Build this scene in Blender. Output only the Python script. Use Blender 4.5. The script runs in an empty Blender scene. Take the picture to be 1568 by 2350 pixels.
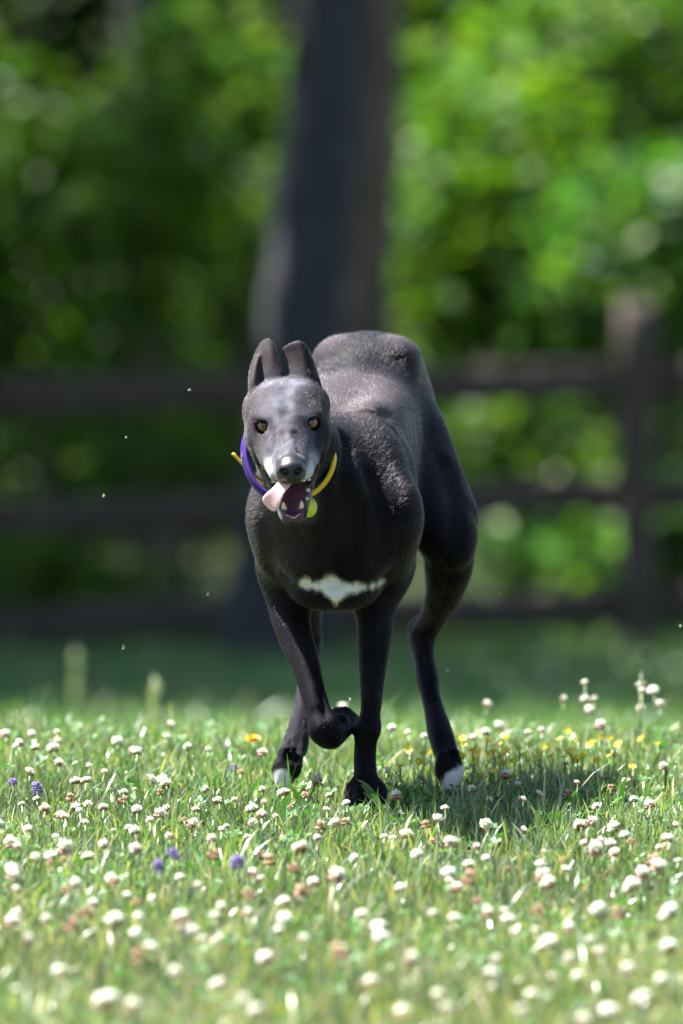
import bpy, bmesh, math, random
import numpy as np
from mathutils import Vector, Matrix

# ------------------------------------------------------------------ camera, sky, sun, exposure
SC = bpy.context.scene
COL = SC.collection
DIST, CAMH, FOC = 12.25, 1.144, 19600.0          # metres to the planted paw, lens height, focal length in photo units (1568 x 2350)
PITCH = math.atan(1150.0 / FOC)

cam_data = bpy.data.cameras.new('camera')
cam = bpy.data.objects.new('camera', cam_data)
COL.objects.link(cam)
cam.location = (0, -DIST, CAMH)
cam.rotation_euler = (math.radians(90) - PITCH, 0, 0)
cam_data.sensor_fit = 'HORIZONTAL'
cam_data.sensor_width = 24.0
cam_data.lens = 300.0
cam_data.clip_start = 0.5
cam_data.clip_end = 2000
cam_data.dof.use_dof = True
cam_data.dof.focus_distance = DIST - 0.17
cam_data.dof.aperture_fstop = 4.1
SC.camera = cam

SUN_ELEV, SUN_BACK = math.radians(60), math.radians(27)    # sun high at the photo's left, a little behind the dog
sun_dir = Vector((-math.cos(SUN_ELEV) * math.cos(SUN_BACK), math.cos(SUN_ELEV) * math.sin(SUN_BACK), math.sin(SUN_ELEV)))
world = bpy.data.worlds.new('World')
SC.world = world
world.use_nodes = True
wn = world.node_tree
bg = wn.nodes['Background']
sky = wn.nodes.new('ShaderNodeTexSky')
sky.sky_type = 'NISHITA'
sky.sun_disc = False
sky.sun_elevation = SUN_ELEV
sky.sun_rotation = math.atan2(sun_dir.x, sun_dir.y)
wn.links.new(sky.outputs[0], bg.inputs[0])
bg.inputs[1].default_value = 0.05
sl = bpy.data.lights.new('sun', 'SUN')
sl.energy = 5.0
sl.angle = math.radians(0.53)
sl.color = (1.0, 0.965, 0.925)
sun = bpy.data.objects.new('sun', sl)
COL.objects.link(sun)
sun.rotation_euler = (-sun_dir).to_track_quat('-Z', 'Y').to_euler()
sun.location = (-6, 0, 12)
SC.view_settings.view_transform = 'Standard'
SC.view_settings.look = 'None'
SC.view_settings.exposure = 2.2
SC.view_settings.gamma = 1.0
SC.render.engine = 'CYCLES'
SC.cycles.use_denoising = True
SC.cycles.max_bounces = 7
SC.cycles.transparent_max_bounces = 8
SC.cycles.sample_clamp_indirect = 6.0

# ------------------------------------------------------------------ helpers
CP, SP = math.cos(PITCH), math.sin(PITCH)


def P(px, py, y):
    """photo position (1568 x 2350 grid) -> point at depth y (0 = planted paw)"""
    a, b = (px - 784.0) / FOC, -(py - 1175.0) / FOC
    d = (a, CP + b * SP, -SP + b * CP)
    t = (y + DIST) / d[1]
    return np.array((d[0] * t, y, CAMH + d[2] * t))


def ray_at_z(px, py, z):
    a, b = (px - 784.0) / FOC, -(py - 1175.0) / FOC
    d = (a, CP + b * SP, -SP + b * CP)
    t = (z - CAMH) / d[2]
    return np.array((d[0] * t, d[1] * t - DIST, z))


def to_px(p):
    p = np.asarray(p)
    x, y, z = p[..., 0], p[..., 1] + DIST, p[..., 2] - CAMH
    f = y * CP - z * SP
    u = y * SP + z * CP
    return 784 + FOC * x / f, 1175 - FOC * u / f


def interp(x, xs, ys):
    return np.interp(x, xs, ys)


def smoothstep(a, b, x):
    t = np.clip((x - a) / (b - a), 0, 1)
    return t * t * (3 - 2 * t)


def tag(o, label=None, cat=None, group=None, kind=None):
    if label: o['label'] = label
    if cat: o['category'] = cat
    if group: o['group'] = group
    if kind: o['kind'] = kind
    return o


def empty(name, loc=(0, 0, 0)):
    o = bpy.data.objects.new(name, None)
    o.empty_display_size = 0.05
    o.location = loc
    COL.objects.link(o)
    return o


def link_mesh(name, me, mat=None, parent=None):
    if mat is not None and not me.materials:
        me.materials.append(mat)
    o = bpy.data.objects.new(name, me)
    COL.objects.link(o)
    if parent is not None:
        o.parent = parent
    return o


def mesh_np(name, verts, faces, smooth=True, attrs=None):
    """verts (n,3); faces (m,k) all of one size, or list of such arrays"""
    me = bpy.data.meshes.new(name)
    fl = faces if isinstance(faces, list) else [faces]
    fl = [np.asarray(f, np.int32) for f in fl if len(f)]
    verts = np.asarray(verts, np.float32)
    loops = np.concatenate([f.ravel() for f in fl])
    sizes = np.concatenate([np.full(len(f), f.shape[1], np.int32) for f in fl])
    starts = np.concatenate([[0], np.cumsum(sizes)[:-1]]).astype(np.int32)
    me.vertices.add(len(verts)); me.vertices.foreach_set('co', verts.ravel())
    me.loops.add(len(loops)); me.loops.foreach_set('vertex_index', loops.astype(np.int32))
    me.polygons.add(len(sizes)); me.polygons.foreach_set('loop_start', starts)
    me.update(calc_edges=True)
    me.validate()
    if smooth:
        me.polygons.foreach_set('use_smooth', np.ones(len(me.polygons), bool))
    if attrs:
        for k, v in attrs.items():
            v = np.asarray(v, np.float32)
            if v.ndim == 1:
                a = me.attributes.new(k, 'FLOAT', 'POINT'); a.data.foreach_set('value', v)
            else:
                a = me.attributes.new(k, 'FLOAT_COLOR', 'POINT')
                c = np.ones((len(v), 4), np.float32); c[:, :3] = v[:, :3]
                a.data.foreach_set('color', c.ravel())
    return me


class Mat:
    """a small node-graph writer"""
    def __init__(self, name):
        self.m = bpy.data.materials.new(name); self.m.use_nodes = True
        self.t = self.m.node_tree; self.n = self.t.nodes
        self.bsdf = self.n['Principled BSDF']; self.out = self.n['Material Output']

    def node(self, kind, **kw):
        nd = self.n.new(kind)
        for k, v in kw.items():
            if k[0] == '_':
                setattr(nd, k[1:], v)
            else:
                nd.inputs[k.replace('_', ' ')].default_value = v
        return nd

    def link(self, a, b): self.t.links.new(a, b)

    def set(self, **kw):
        for k, v in kw.items(): self.bsdf.inputs[k.replace('_', ' ')].default_value = v
        return self

    def noise(self, scale, detail=4, rough=0.55, coord='Object', vec=None):
        nz = self.node('ShaderNodeTexNoise', Scale=scale, Detail=detail, Roughness=rough)
        if vec is None:
            tc = self.node('ShaderNodeTexCoord'); vec = tc.outputs[coord]
        self.link(vec, nz.inputs['Vector'])
        return nz

    def ramp(self, src, stops):
        r = self.node('ShaderNodeValToRGB')
        el = r.color_ramp.elements
        while len(el) < len(stops): el.new(0.5)
        for e, (p, c) in zip(el, stops):
            e.position = p; e.color = (*c, 1)
        self.link(src, r.inputs[0])
        return r

    def mix(self, fac, a, b, blend='MIX'):
        m = self.node('ShaderNodeMix', _data_type='RGBA', _blend_type=blend)
        for sock, v in ((m.inputs[0], fac), (m.inputs[6], a), (m.inputs[7], b)):
            if isinstance(v, bpy.types.NodeSocket): self.link(v, sock)
            elif isinstance(v, (int, float)): sock.default_value = v
            else: sock.default_value = (*v, 1)
        return m.outputs[2]

    def bump(self, src, strength, dist):
        b = self.node('ShaderNodeBump', Strength=strength, Distance=dist)
        self.link(src, b.inputs['Height']); self.link(b.outputs[0], self.bsdf.inputs['Normal'])
        return b


def simple_mat(name, col, rough=0.5, noise_scale=60, var=0.25, **kw):
    M = Mat(name); M.set(Roughness=rough, **kw)
    nz = M.noise(noise_scale)
    c = np.array(col)
    r = M.ramp(nz.outputs[0], [(0.3, tuple(c * (1 - var))), (0.7, tuple(np.minimum(c * (1 + var), 1)))])
    M.link(r.outputs[0], M.bsdf.inputs['Base Color'])
    return M.m


def leaf_mat(name, attr='tint', trans=0.35, rough=0.45, spec=0.5):
    """leaf / blade material: colour from a stored tint, light passes through"""
    M = Mat(name)
    at = M.node('ShaderNodeAttribute', _attribute_name=attr)
    M.set(Roughness=rough, **{'Specular_IOR_Level': spec})
    M.link(at.outputs['Color'], M.bsdf.inputs['Base Color'])
    tr = M.node('ShaderNodeBsdfTranslucent')
    tc = M.mix(1.0, at.outputs['Color'], (1.25, 1.5, 0.45), 'MULTIPLY')
    M.link(tc, tr.inputs['Color'])
    mx = M.node('ShaderNodeMixShader'); mx.inputs[0].default_value = trans
    M.link(M.bsdf.outputs[0], mx.inputs[1]); M.link(tr.outputs[0], mx.inputs[2])
    M.link(mx.outputs[0], M.out.inputs['Surface'])
    return M.m


def loft(path, radii, n=10, cap=True, squash=None, twist0=None):
    """tube along path (k,3) with radii (k,) -> verts, faces(list). squash: (k,) ratio of 2nd radius"""
    path = np.asarray(path, float); k = len(path)
    tan = np.gradient(path, axis=0); tan /= np.linalg.norm(tan, axis=1)[:, None] + 1e-12
    ref = np.array(twist0 if twist0 is not None else ((0, 0, 1) if abs(tan[0][2]) < 0.9 else (1, 0, 0)), float)
    V = []
    a = np.linspace(0, 2 * np.pi, n, endpoint=False)
    for i in range(k):
        s = np.cross(tan[i], ref); s /= np.linalg.norm(s) + 1e-12
        u = np.cross(s, tan[i]); ref = u
        q = 1.0 if squash is None else squash[i]
        V.append(path[i] + radii[i] * (np.outer(np.cos(a), s) + q * np.outer(np.sin(a), u)))
    V = np.concatenate(V)
    F = []
    for i in range(k - 1):
        for j in range(n):
            F.append((i * n + j, i * n + (j + 1) % n, (i + 1) * n + (j + 1) % n, (i + 1) * n + j))
    F = [np.array(F)]
    if cap:
        c0, c1 = len(V), len(V) + 1
        V = np.concatenate([V, path[:1], path[-1:]])
        T = [(c0, (j + 1) % n, j) for j in range(n)] + [(c1, (k - 1) * n + j, (k - 1) * n + (j + 1) % n) for j in range(n)]
        F.append(np.array(T))
    return V, F


def join_parts(parts):
    """[(verts, [faces...]), ...] -> verts, [quads, tris]"""
    vs, by = [], {}
    off = 0
    for v, fl in parts:
        vs.append(np.asarray(v, float))
        for f in (fl if isinstance(fl, list) else [fl]):
            f = np.asarray(f)
            if len(f): by.setdefault(f.shape[1], []).append(f + off)
        off += len(v)
    return np.concatenate(vs), [np.concatenate(x) for x in by.values()]
# ------------------------------------------------------------------ ground: a lawn that crests just behind the dog and falls to a shaded hollow
GYS = np.array((-60, 0.9, 1.6, 2.4, 4, 8, 14, 18, 22, 26, 60, 400.0))
GZS = np.array((-.012, -.012, -.03, -.13, -.34, -.72, -1.10, -1.34, -1.57, -1.755, -1.75, -1.0))


def gz(x, y):
    x, y = np.asarray(x, float), np.asarray(y, float)
    z = sum(np.interp(y + o, GYS, GZS) for o in (-.4, -.2, 0, .2, .4)) / 5
    return z + .006 * np.sin(x * 3.1 + 1) * np.cos(y * 2.3) + .02 * np.sin(x * .5 + y * .3) * smoothstep(3, 10, y)


xs = np.concatenate([np.linspace(-400, -12, 14), np.linspace(-11, 11, 111), np.linspace(12, 400, 14)])
ys = np.concatenate([np.linspace(-60, -8, 14), np.linspace(-7.5, 40, 220), np.linspace(42, 400, 20)])
gx, gy = np.meshgrid(xs, ys, indexing='ij')
gv = np.stack([gx, gy, gz(gx, gy)], -1).reshape(-1, 3)
ni, nj = gx.shape
ii = np.arange(ni - 1)[:, None] * nj + np.arange(nj - 1)[None]
gf = np.stack([ii, ii + nj, ii + nj + 1, ii + 1], -1).reshape(-1, 4)
M = Mat('lawn soil'); M.set(Roughness=.9)
n1 = M.noise(3, 6); n2 = M.noise(60, 4)
c1 = M.ramp(n1.outputs[0], [(.3, (.045, .060, .022)), (.7, (.085, .105, .040))])
c2 = M.ramp(n2.outputs[0], [(.35, (.35, .33, .30)), (.65, (1.0, 1.0, 1.0))])
M.link(M.mix(1.0, c1.outputs[0], c2.outputs[0], 'MULTIPLY'), M.bsdf.inputs['Base Color'])
M.bump(n2.outputs[0], .8, .02)
tag(link_mesh('ground', mesh_np('ground', gv, gf), M.m), kind='structure')

# ------------------------------------------------------------------ grass
def blades(x, y, h, w, rng, tint, lean=.45, z=None):
    n = len(x)
    az = rng.rand(n) * 2 * np.pi; ln = np.abs(rng.randn(n)) * lean + .08
    fz = rng.rand(n) * 2 * np.pi                                   # the blade's broad side
    b = np.stack([x, y, (gz(x, y) if z is None else z) - .004], -1)
    T = np.array((0, .38, .74, 1.0)); Wd = np.array((.75, 1.0, .72, .06))
    side = np.stack([np.cos(fz), np.sin(fz), np.zeros(n)], -1)
    out = np.stack([np.cos(az), np.sin(az), np.zeros(n)], -1)
    V = np.empty((n, 4, 2, 3))
    for k in range(4):
        t = T[k]
        c = b + out * (h * ln * t ** 1.9)[:, None]
        c[:, 2] += h * t * np.sqrt(np.maximum(1 - (ln * t * .62) ** 2, .12))
        V[:, k, 0] = c - side * (w * Wd[k] / 2)[:, None]; V[:, k, 1] = c + side * (w * Wd[k] / 2)[:, None]
    base = np.arange(n)[:, None, None] * 8 + np.arange(3)[None, :, None] * 2 + np.array((0, 1, 3, 2))[None, None]
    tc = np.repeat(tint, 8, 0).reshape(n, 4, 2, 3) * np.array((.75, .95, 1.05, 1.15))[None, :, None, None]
    return V.reshape(-1, 3), base.reshape(-1, 4), tc.reshape(-1, 3)


def grass_tint(n, rng, x, y):
    pal = np.array(((.110, .195, .050), (.080, .155, .050), (.165, .230, .095), (.115, .180, .105), (.215, .250, .150), (.170, .225, .160)))
    c = pal[rng.randint(0, len(pal), n)] * rng.uniform(.7, 1.3, n)[:, None]
    st = rng.rand(n) < .12 + .22 * smoothstep(-.9, -1.8, y)
    c[st] = np.array((.42, .37, .22)) * rng.uniform(.7, 1.2, st.sum())[:, None]
    pt = .5 + .5 * np.sin(x * 4.3 + 2 * np.sin(y * 3.1)) * np.cos(y * 2.7 + x)
    c *= (.78 + .4 * pt)[:, None]
    return c


rng = np.random.RandomState(3)
gm_ = leaf_mat('grass blade', trans=.30, rough=.34, spec=.8)
N = 165000
x = rng.uniform(-1.25, 1.25, N); y = rng.uniform(-3.3, 2.2, N)
dens = .55 + .45 * np.sin(x * 7 + 3 * np.cos(y * 4)) * np.sin(y * 9 + 2)
k = rng.rand(N) < .35 + .65 * dens
paw = np.hypot(x - .032, (y + .03) * .8) > .055
k &= paw
x, y = x[k], y[k]; n = len(x)
h = rng.gamma(4, .0060, n) + .008
h *= np.where(np.hypot(x - .035, y + .10) < .10, .55, 1)
h *= 1 - .3 * smoothstep(.6, 1.5, y) * rng.rand(n)
w = rng.uniform(.0018, .0042, n)
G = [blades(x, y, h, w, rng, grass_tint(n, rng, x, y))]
# a few broad, longer blades in the sharp zone, some right by the planted paw
bl = [(884, 1862, 818, 1788), (868, 1866, 826, 1800), (860, 1868, 866, 1816), (905, 1850, 912, 1796), (934, 1856, 936, 1812), (1005, 1880, 1026, 1836), (700, 1870, 660, 1800), (1160, 1860, 1200, 1800), (560, 1850, 600, 1790), (1420, 1860, 1440, 1780), (330, 1850, 300, 1780), (885, 1880, 850, 1822), (470, 1830, 515, 1770), (1290, 1880, 1330, 1810), (640, 1890, 668, 1820)]
for x0, y0, x1, y1 in bl:
    a = ray_at_z(x0, y0 + 14, -.01); e = P(x1, y1, a[1] - .01)
    t = np.linspace(0, 1, 7)[:, None]
    c = a + (e - a) * t; c[:, 2] += (.012 * np.sin(t * np.pi))[:, 0]
    wd = np.array((.0035, .0042, .0044, .0040, .0032, .0020, .0003))[:, None]
    s_ = np.array((.9, .3, .25))
    V = np.stack([c - s_ * wd, c + s_ * wd], 1).reshape(-1, 3)
    F = np.array([(2 * i, 2 * i + 1, 2 * i + 3, 2 * i + 2) for i in range(6)])
    G.append((V, F, np.tile(np.array((.045, .125, .028)), (14, 1))))
vs, fs, ts, off = [], [], [], 0
for v, f, t in G:
    vs.append(v); fs.append(f + off); ts.append(t); off += len(v)
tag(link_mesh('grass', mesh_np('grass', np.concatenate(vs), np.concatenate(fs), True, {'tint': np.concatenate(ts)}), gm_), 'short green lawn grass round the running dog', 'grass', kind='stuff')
# coarser grass to the sides and down the slope behind
N = 60000
x = rng.uniform(-7, 7, N); y = np.concatenate([rng.uniform(-6, 2.2, N // 3), rng.uniform(4.5, 34, N - N // 3)])
k = ~((np.abs(x) < 1.2) & (y < 2.1) & (y > -3.2)) & ((np.abs(x) < 3.4) | (rng.rand(N) < .35)); x, y = x[k], y[k]; n = len(x)
h = np.where(y < 3, rng.gamma(6, .0048, n) + .01, rng.gamma(6, .011, n) + .02); w = rng.uniform(.006, .013, n)
v, f, t = blades(x, y, h, w, rng, grass_tint(n, rng, x, y))
N = 52000
x2 = rng.uniform(-2.4, 2.4, N); y2 = rng.uniform(9, 27.5, N)
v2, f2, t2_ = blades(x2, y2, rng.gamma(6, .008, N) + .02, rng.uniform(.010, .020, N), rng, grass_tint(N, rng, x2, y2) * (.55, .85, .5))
v, f, t = np.concatenate([v, v2]), np.concatenate([f, f2 + len(v)]), np.concatenate([t, t2_])
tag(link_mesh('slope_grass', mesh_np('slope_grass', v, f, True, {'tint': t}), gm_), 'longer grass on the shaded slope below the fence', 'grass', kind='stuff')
# clover leaves: three leaflets each
N = 7000
x = rng.uniform(-1.25, 1.25, N); y = rng.uniform(-3.3, 2.0, N)
k = (np.sin(x * 5 + 1) * np.cos(y * 3.3) + .6 * rng.randn(N) > -.1) & (np.hypot(x - .032, y + .03) > .055); x, y = x[k], y[k]; n = len(x)
hz_ = rng.uniform(.012, .034, n); sz = rng.uniform(.0045, .0085, n); az = rng.rand(n) * 2 * np.pi
V, F, T = [], [], []
outl = np.array(((.05, 0), (.55, -.48), (1.1, -.50), (1.28, 0), (1.1, .50), (.55, .48)))
tn = np.array((.055, .155, .035)) * rng.uniform(.7, 1.5, n)[:, None] + np.array((.02, .02, .012)) * rng.rand(n)[:, None]
tilt = rng.randn(n, 2) * .35
for q in range(3):
    a = az + q * 2.094
    u = outl[:, 0][None] * sz[:, None]; s_ = outl[:, 1][None] * sz[:, None]
    X = u * np.cos(a)[:, None] - s_ * np.sin(a)[:, None]; Y = u * np.sin(a)[:, None] + s_ * np.cos(a)[:, None]
    Z = gz(x, y)[:, None] + hz_[:, None] + X * tilt[:, :1] + Y * tilt[:, 1:] + np.abs(s_) * .45 + u * .2
    V.append(np.stack([x[:, None] + X, y[:, None] + Y, Z], -1).reshape(-1, 3)); T.append(np.repeat(tn, 6, 0))
    o = (q * n + np.arange(n))[:, None] * 6
    F += [o + np.array((0, 1, 2, 3)), o + np.array((0, 3, 4, 5))]
tag(link_mesh('clover_leaves', mesh_np('clover_leaves', np.concatenate(V), np.concatenate(F), True, {'tint': np.concatenate(T)}), leaf_mat('clover leaf', trans=.25, rough=.5, spec=.4)), 'low clover leaves between the grass blades', 'clover leaves', kind='stuff')
# ------------------------------------------------------------------ fence in the hollow
def wood(name, col, seed):
    M = Mat(name); M.set(Roughness=.85)
    tc = M.node('ShaderNodeTexCoord'); mp = M.node('ShaderNodeMapping'); mp.inputs['Scale'].default_value = (1.2, 14, 14); mp.inputs['Location'].default_value = (seed, 0, 0)
    M.link(tc.outputs['Object'], mp.inputs[0])
    nz = M.noise(3.0, 6, .6, vec=mp.outputs[0]); c = np.array(col)
    r = M.ramp(nz.outputs[0], [(.3, tuple(c * .55)), (.55, tuple(c)), (.75, tuple(c * 1.35))])
    M.link(r.outputs[0], M.bsdf.inputs['Base Color']); M.bump(nz.outputs[0], .6, .01)
    return M.m


FY = 25.5
wm = wood('weathered wood', (.085, .062, .048), 3.0)
rng = np.random.RandomState(21)


def beam(a, b, hw, hh, seed, rough=.006, n=14, r8=True):
    """rough-hewn beam a->b, rounded-square section with wandering faces"""
    r = np.random.RandomState(seed); a, b = np.array(a, float), np.array(b, float); d = b - a; L = np.linalg.norm(d); d /= L
    up = np.array((0, 0, 1.0)) if abs(d[2]) < .7 else np.array((0, 1.0, 0)); s = np.cross(d, up); s /= np.linalg.norm(s); u = np.cross(s, d)
    prof = np.array(((-1, -.7), (-.7, -1), (.7, -1), (1, -.7), (1, .7), (.7, 1), (-.7, 1), (-1, .7)))
    V = []
    wob = np.cumsum(r.randn(n, 2) * rough * .5, 0); wob -= np.linspace(0, 1, n)[:, None] * wob[-1]
    for i in range(n):
        c = a + d * L * i / (n - 1) + s * wob[i, 0] + u * wob[i, 1]
        for p_, q_ in prof: V.append(c + s * (p_ * hw + r.randn() * rough * .4) + u * (q_ * hh + r.randn() * rough * .4))
    F = [(i * 8 + j, i * 8 + (j + 1) % 8, (i + 1) * 8 + (j + 1) % 8, (i + 1) * 8 + j) for i in range(n - 1) for j in range(8)]
    return np.array(V), [np.array(F), np.array([tuple(range(7, -1, -1)), tuple((n - 1) * 8 + k for k in range(8))])]


fence = empty('rail_fence', (0, FY, float(gz(0, FY))))
tag(fence, 'weathered three-rail wooden fence standing in the shade behind the dog', 'fence')
FL = np.array(fence.location)
xp = P(1462, 1300, FY)[0]
for i in range(-3, 4):
    X = xp + 2.95 * i; g = float(gz(X, FY)); ztop = P(784, 690, FY)[2] + (.02 * rng.randn() if i else 0)
    v, f = beam((X, FY, g - .15), (X + .01 * rng.randn(), FY, ztop), .082, .082, 40 + i, .008, 10)
    link_mesh('post', mesh_np('post', v - FL, f, False), wm, fence)
for i in range(-3, 3):
    X0, X1 = xp + 2.95 * i + .06, xp + 2.95 * (i + 1) - .06
    for k_, (pl, pr, hh) in enumerate(((908, 868, .084), (1182, 1140, .080), (1432, 1386, .082))):
        sl_ = (P(784, pr, FY)[2] - P(784, pl, FY)[2]) / (1400 / 519.0) if i in (-1, 0) else 0
        zr = P(784, pr, FY)[2]
        za, zb = (zr - sl_ * 2.95, zr) if i == -1 else ((zr, zr + sl_ * 2.95) if i == 0 else (zr + .02 * rng.randn(), zr + .02 * rng.randn()))
        v, f = beam((X0, FY - .02 * (k_ % 2), za), (X1, FY + .01, zb), .045, hh, 60 + 5 * i + k_, .012)
        link_mesh('rail', mesh_np('rail', v - FL, f, False), wm, fence)

# ------------------------------------------------------------------ trees
def bark(name, col, scale=1.0):
    M = Mat(name); M.set(Roughness=.9)
    tc = M.node('ShaderNodeTexCoord'); mp = M.node('ShaderNodeMapping'); mp.inputs['Scale'].default_value = (9 * scale, 9 * scale, 1.6 * scale)
    M.link(tc.outputs['Object'], mp.inputs[0]); nz = M.noise(2.2, 7, .65, vec=mp.outputs[0]); c = np.array(col)
    r = M.ramp(nz.outputs[0], [(.32, tuple(c * .4)), (.52, tuple(c)), (.72, tuple(c * 1.5))])
    M.link(r.outputs[0], M.bsdf.inputs['Base Color']); M.bump(nz.outputs[0], .9, .03)
    return M.m


bk_dark = bark('dark grey bark', (.042, .042, .052)); bk_brown = bark('brown bark', (.13, .095, .072)); bk_grey = bark('pale bark', (.20, .175, .155))
lm_ = leaf_mat('tree leaf', trans=.42, rough=.48, spec=.28)


def trunk_mesh(path, rad, seed, n=22, limbs=()):
    r = np.random.RandomState(seed)
    t0 = np.linspace(0, 1, len(path)); t = np.linspace(0, 1, 46)
    pth = np.stack([np.interp(t, t0, np.array(path)[:, i]) for i in range(3)], -1)
    for _ in range(3): pth[1:-1] = .5 * pth[1:-1] + .25 * (pth[:-2] + pth[2:])
    rr = np.interp(t, np.linspace(0, 1, len(rad)), rad)
    v, f = loft(pth, rr, n)
    k = len(t) * n
    ph = np.arange(k) % n / n * 2 * np.pi; zz = v[:k, 2]
    rid = .06 * np.sin(ph * 5 + 1.3 * np.sin(zz * 1.7 + seed)) + .04 * np.sin(ph * 9 + zz * 2.1) + .03 * r.randn(k)
    cen = np.repeat(pth, n, 0); v[:k] = cen + (v[:k] - cen) * (1 + rid)[:, None]
    parts = [(v, f)]
    for a, b, ra in limbs:
        a, b = np.array(a), np.array(b); q = np.linspace(0, 1, 9)[:, None]
        c = a + (b - a) * q; c[:, 2] += (.12 * np.linalg.norm(b - a) * np.sin(q * np.pi))[:, 0]; c[1:-1] += r.randn(7, 3) * .04
        parts.append(loft(c, np.linspace(ra, ra * .25, 9), 8))
    return join_parts(parts)


def leaves(cent, size, rng, tint, flat=.0):
    """leaf faces: two-triangle folded blades with pointed tips"""
    n = len(cent)
    d = rng.randn(n, 3); d[:, 2] = d[:, 2] * .5 - .25; d /= np.linalg.norm(d, axis=1)[:, None]
    up = rng.randn(n, 3) * .55 + (0, 0, 1.0); s = np.cross(d, up); s /= np.linalg.norm(s, axis=1)[:, None]; u = np.cross(s, d)
    L = size[:, None]; w = L * .34
    V = np.stack([cent, cent + d * L * .45 + s * w + u * L * .08, cent + d * L, cent + d * L * .45 - s * w + u * L * .08], 1)
    o = np.arange(n)[:, None] * 4
    F = np.concatenate([o + np.array((0, 1, 2)), o + np.array((0, 2, 3))])
    return V.reshape(-1, 3), F, np.repeat(tint, 4, 0)


PAL = np.array(((.065, .145, .016), (.100, .190, .018), (.045, .105, .020), (.130, .200, .016), (.060, .140, .050)))


def clump_points(c, R, n, rng, ncl, spread=.30):
    """points in clumps filling an uneven ellipsoid"""
    cc = rng.randn(ncl, 3); cc /= np.linalg.norm(cc, axis=1)[:, None]; cc *= rng.uniform(.25, 1.0, ncl)[:, None] ** .6
    i = rng.randint(0, ncl, n)
    return np.array(c) + (cc[i] + rng.randn(n, 3) * spread * rng.uniform(.5, 1.2, ncl)[i][:, None]) * np.array(R)


def tree(name, label, path, rad, bk, crowns, seed, group=None, limbs=(), cat='tree'):
    """crowns: (centre, radii, leaves, clumps, leaf size, tint scale)"""
    r = np.random.RandomState(seed); base = np.array(path[0], float)
    root = empty(name, base); tag(root, label, cat, group)
    v, f = trunk_mesh(path, rad, seed, limbs=limbs)
    link_mesh('trunk', mesh_np('trunk', v - base, f), bk, root)
    if crowns:
        vs, fs, ts, o = [], [], [], 0
        for c, R, n, ncl, ls, tn in crowns:
            pts = clump_points(c, R, n, r, ncl)
            g_ = gz(pts[:, 0], pts[:, 1]) + .05
            pts = pts[pts[:, 2] > g_]; n = len(pts)
            tint = PAL[r.randint(0, len(PAL), n)] * r.uniform(.7, 1.35, n)[:, None] * np.array(tn)
            v, f, t = leaves(pts, ls * r.uniform(.6, 1.3, n), r, tint)
            vs.append(v); fs.append(f + o); ts.append(t); o += len(v)
        me = mesh_np('crown', np.concatenate(vs) - base, np.concatenate(fs), False, {'tint': np.concatenate(ts)})
        link_mesh('crown', me, lm_, root)
    return root


def gp(px, y): return np.array((P(px, 1500, y)[0], y, 0)) + (0, 0, float(gz(P(px, 1500, y)[0], y)))


# the big dark trunk behind the dog, in front of the fence
YT = 24.2
b0 = gp(632, YT); b0[2] -= .1
q = lambda px, py, y: P(px, py, y)
tree('oak_tree', 'thick dark trunk rising right behind the dog, in front of the fence',
     [b0, q(634, 1480, YT), q(645, 1300, YT), q(672, 1000, YT), q(700, 650, YT), q(738, 300, YT), q(762, 0, YT), q(800, -700, YT), q(830, -2000, YT), q(850, -3600, YT + .5)],
     [.27, .235, .205, .185, .176, .165, .16, .155, .14, .09], bk_dark,
     [((-3.8, YT + .3, 8.4), (2.7, 2.4, 1.8), 1500, 14, .20, (1, 1, 1)), ((1.2, YT + 1.2, 9.8), (2.6, 2.4, 1.6), 3000, 26, .20, (1, 1, 1))], 1,  # crowns above the view; the left one shifted and thinned to dapple the fence
     limbs=[(q(800, -1200, YT), (-3.2, YT + .3, 8.2), .09), (q(830, -2000, YT), (1.6, YT + 1.2, 9.4), .08)])
YB = 27.4
b1 = gp(815, YB); b1[2] -= .1
tree('maple_tree', 'slimmer brown trunk just past the thick dark trunk, behind the fence',
     [b1, q(818, 1450, YB), q(832, 1000, YB), q(840, 700, YB), q(854, 300, YB), q(862, 0, YB), q(900, -1500, YB), q(930, -3400, YB)],
     [.16, .135, .125, .122, .118, .115, .10, .06], bk_brown,
     [((2.2, YB + 2.0, 7.8), (2.2, 2.2, 1.7), 3000, 22, .18, (1, 1, 1))], 2, limbs=[(q(900, -1500, YB), (1.8, YB + 1.6, 7.4), .06)])  # crown out of view, moved aside so sun reaches the bushes
YL = 30.2
b2 = gp(352, YL); b2[2] -= .1
tree('ash_tree', 'leaning pale trunk half hidden in foliage at the photo\'s left',
     [b2, q(350, 1200, YL), q(346, 700, YL), q(335, 350, YL), q(305, 0, YL), q(240, -1000, YL), q(190, -3000, YL)],
     [.14, .10, .080, .075, .072, .065, .05], bk_grey,
     [((-6.4, YL + 1, 7.6), (2.0, 2.2, 1.8), 3000, 24, .19, (1, 1, 1))], 3, limbs=[(q(240, -1000, YL), (-5.4, YL + 1, 7.2), .05)])  # crown out of view, moved left to keep its shade off the right
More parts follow.
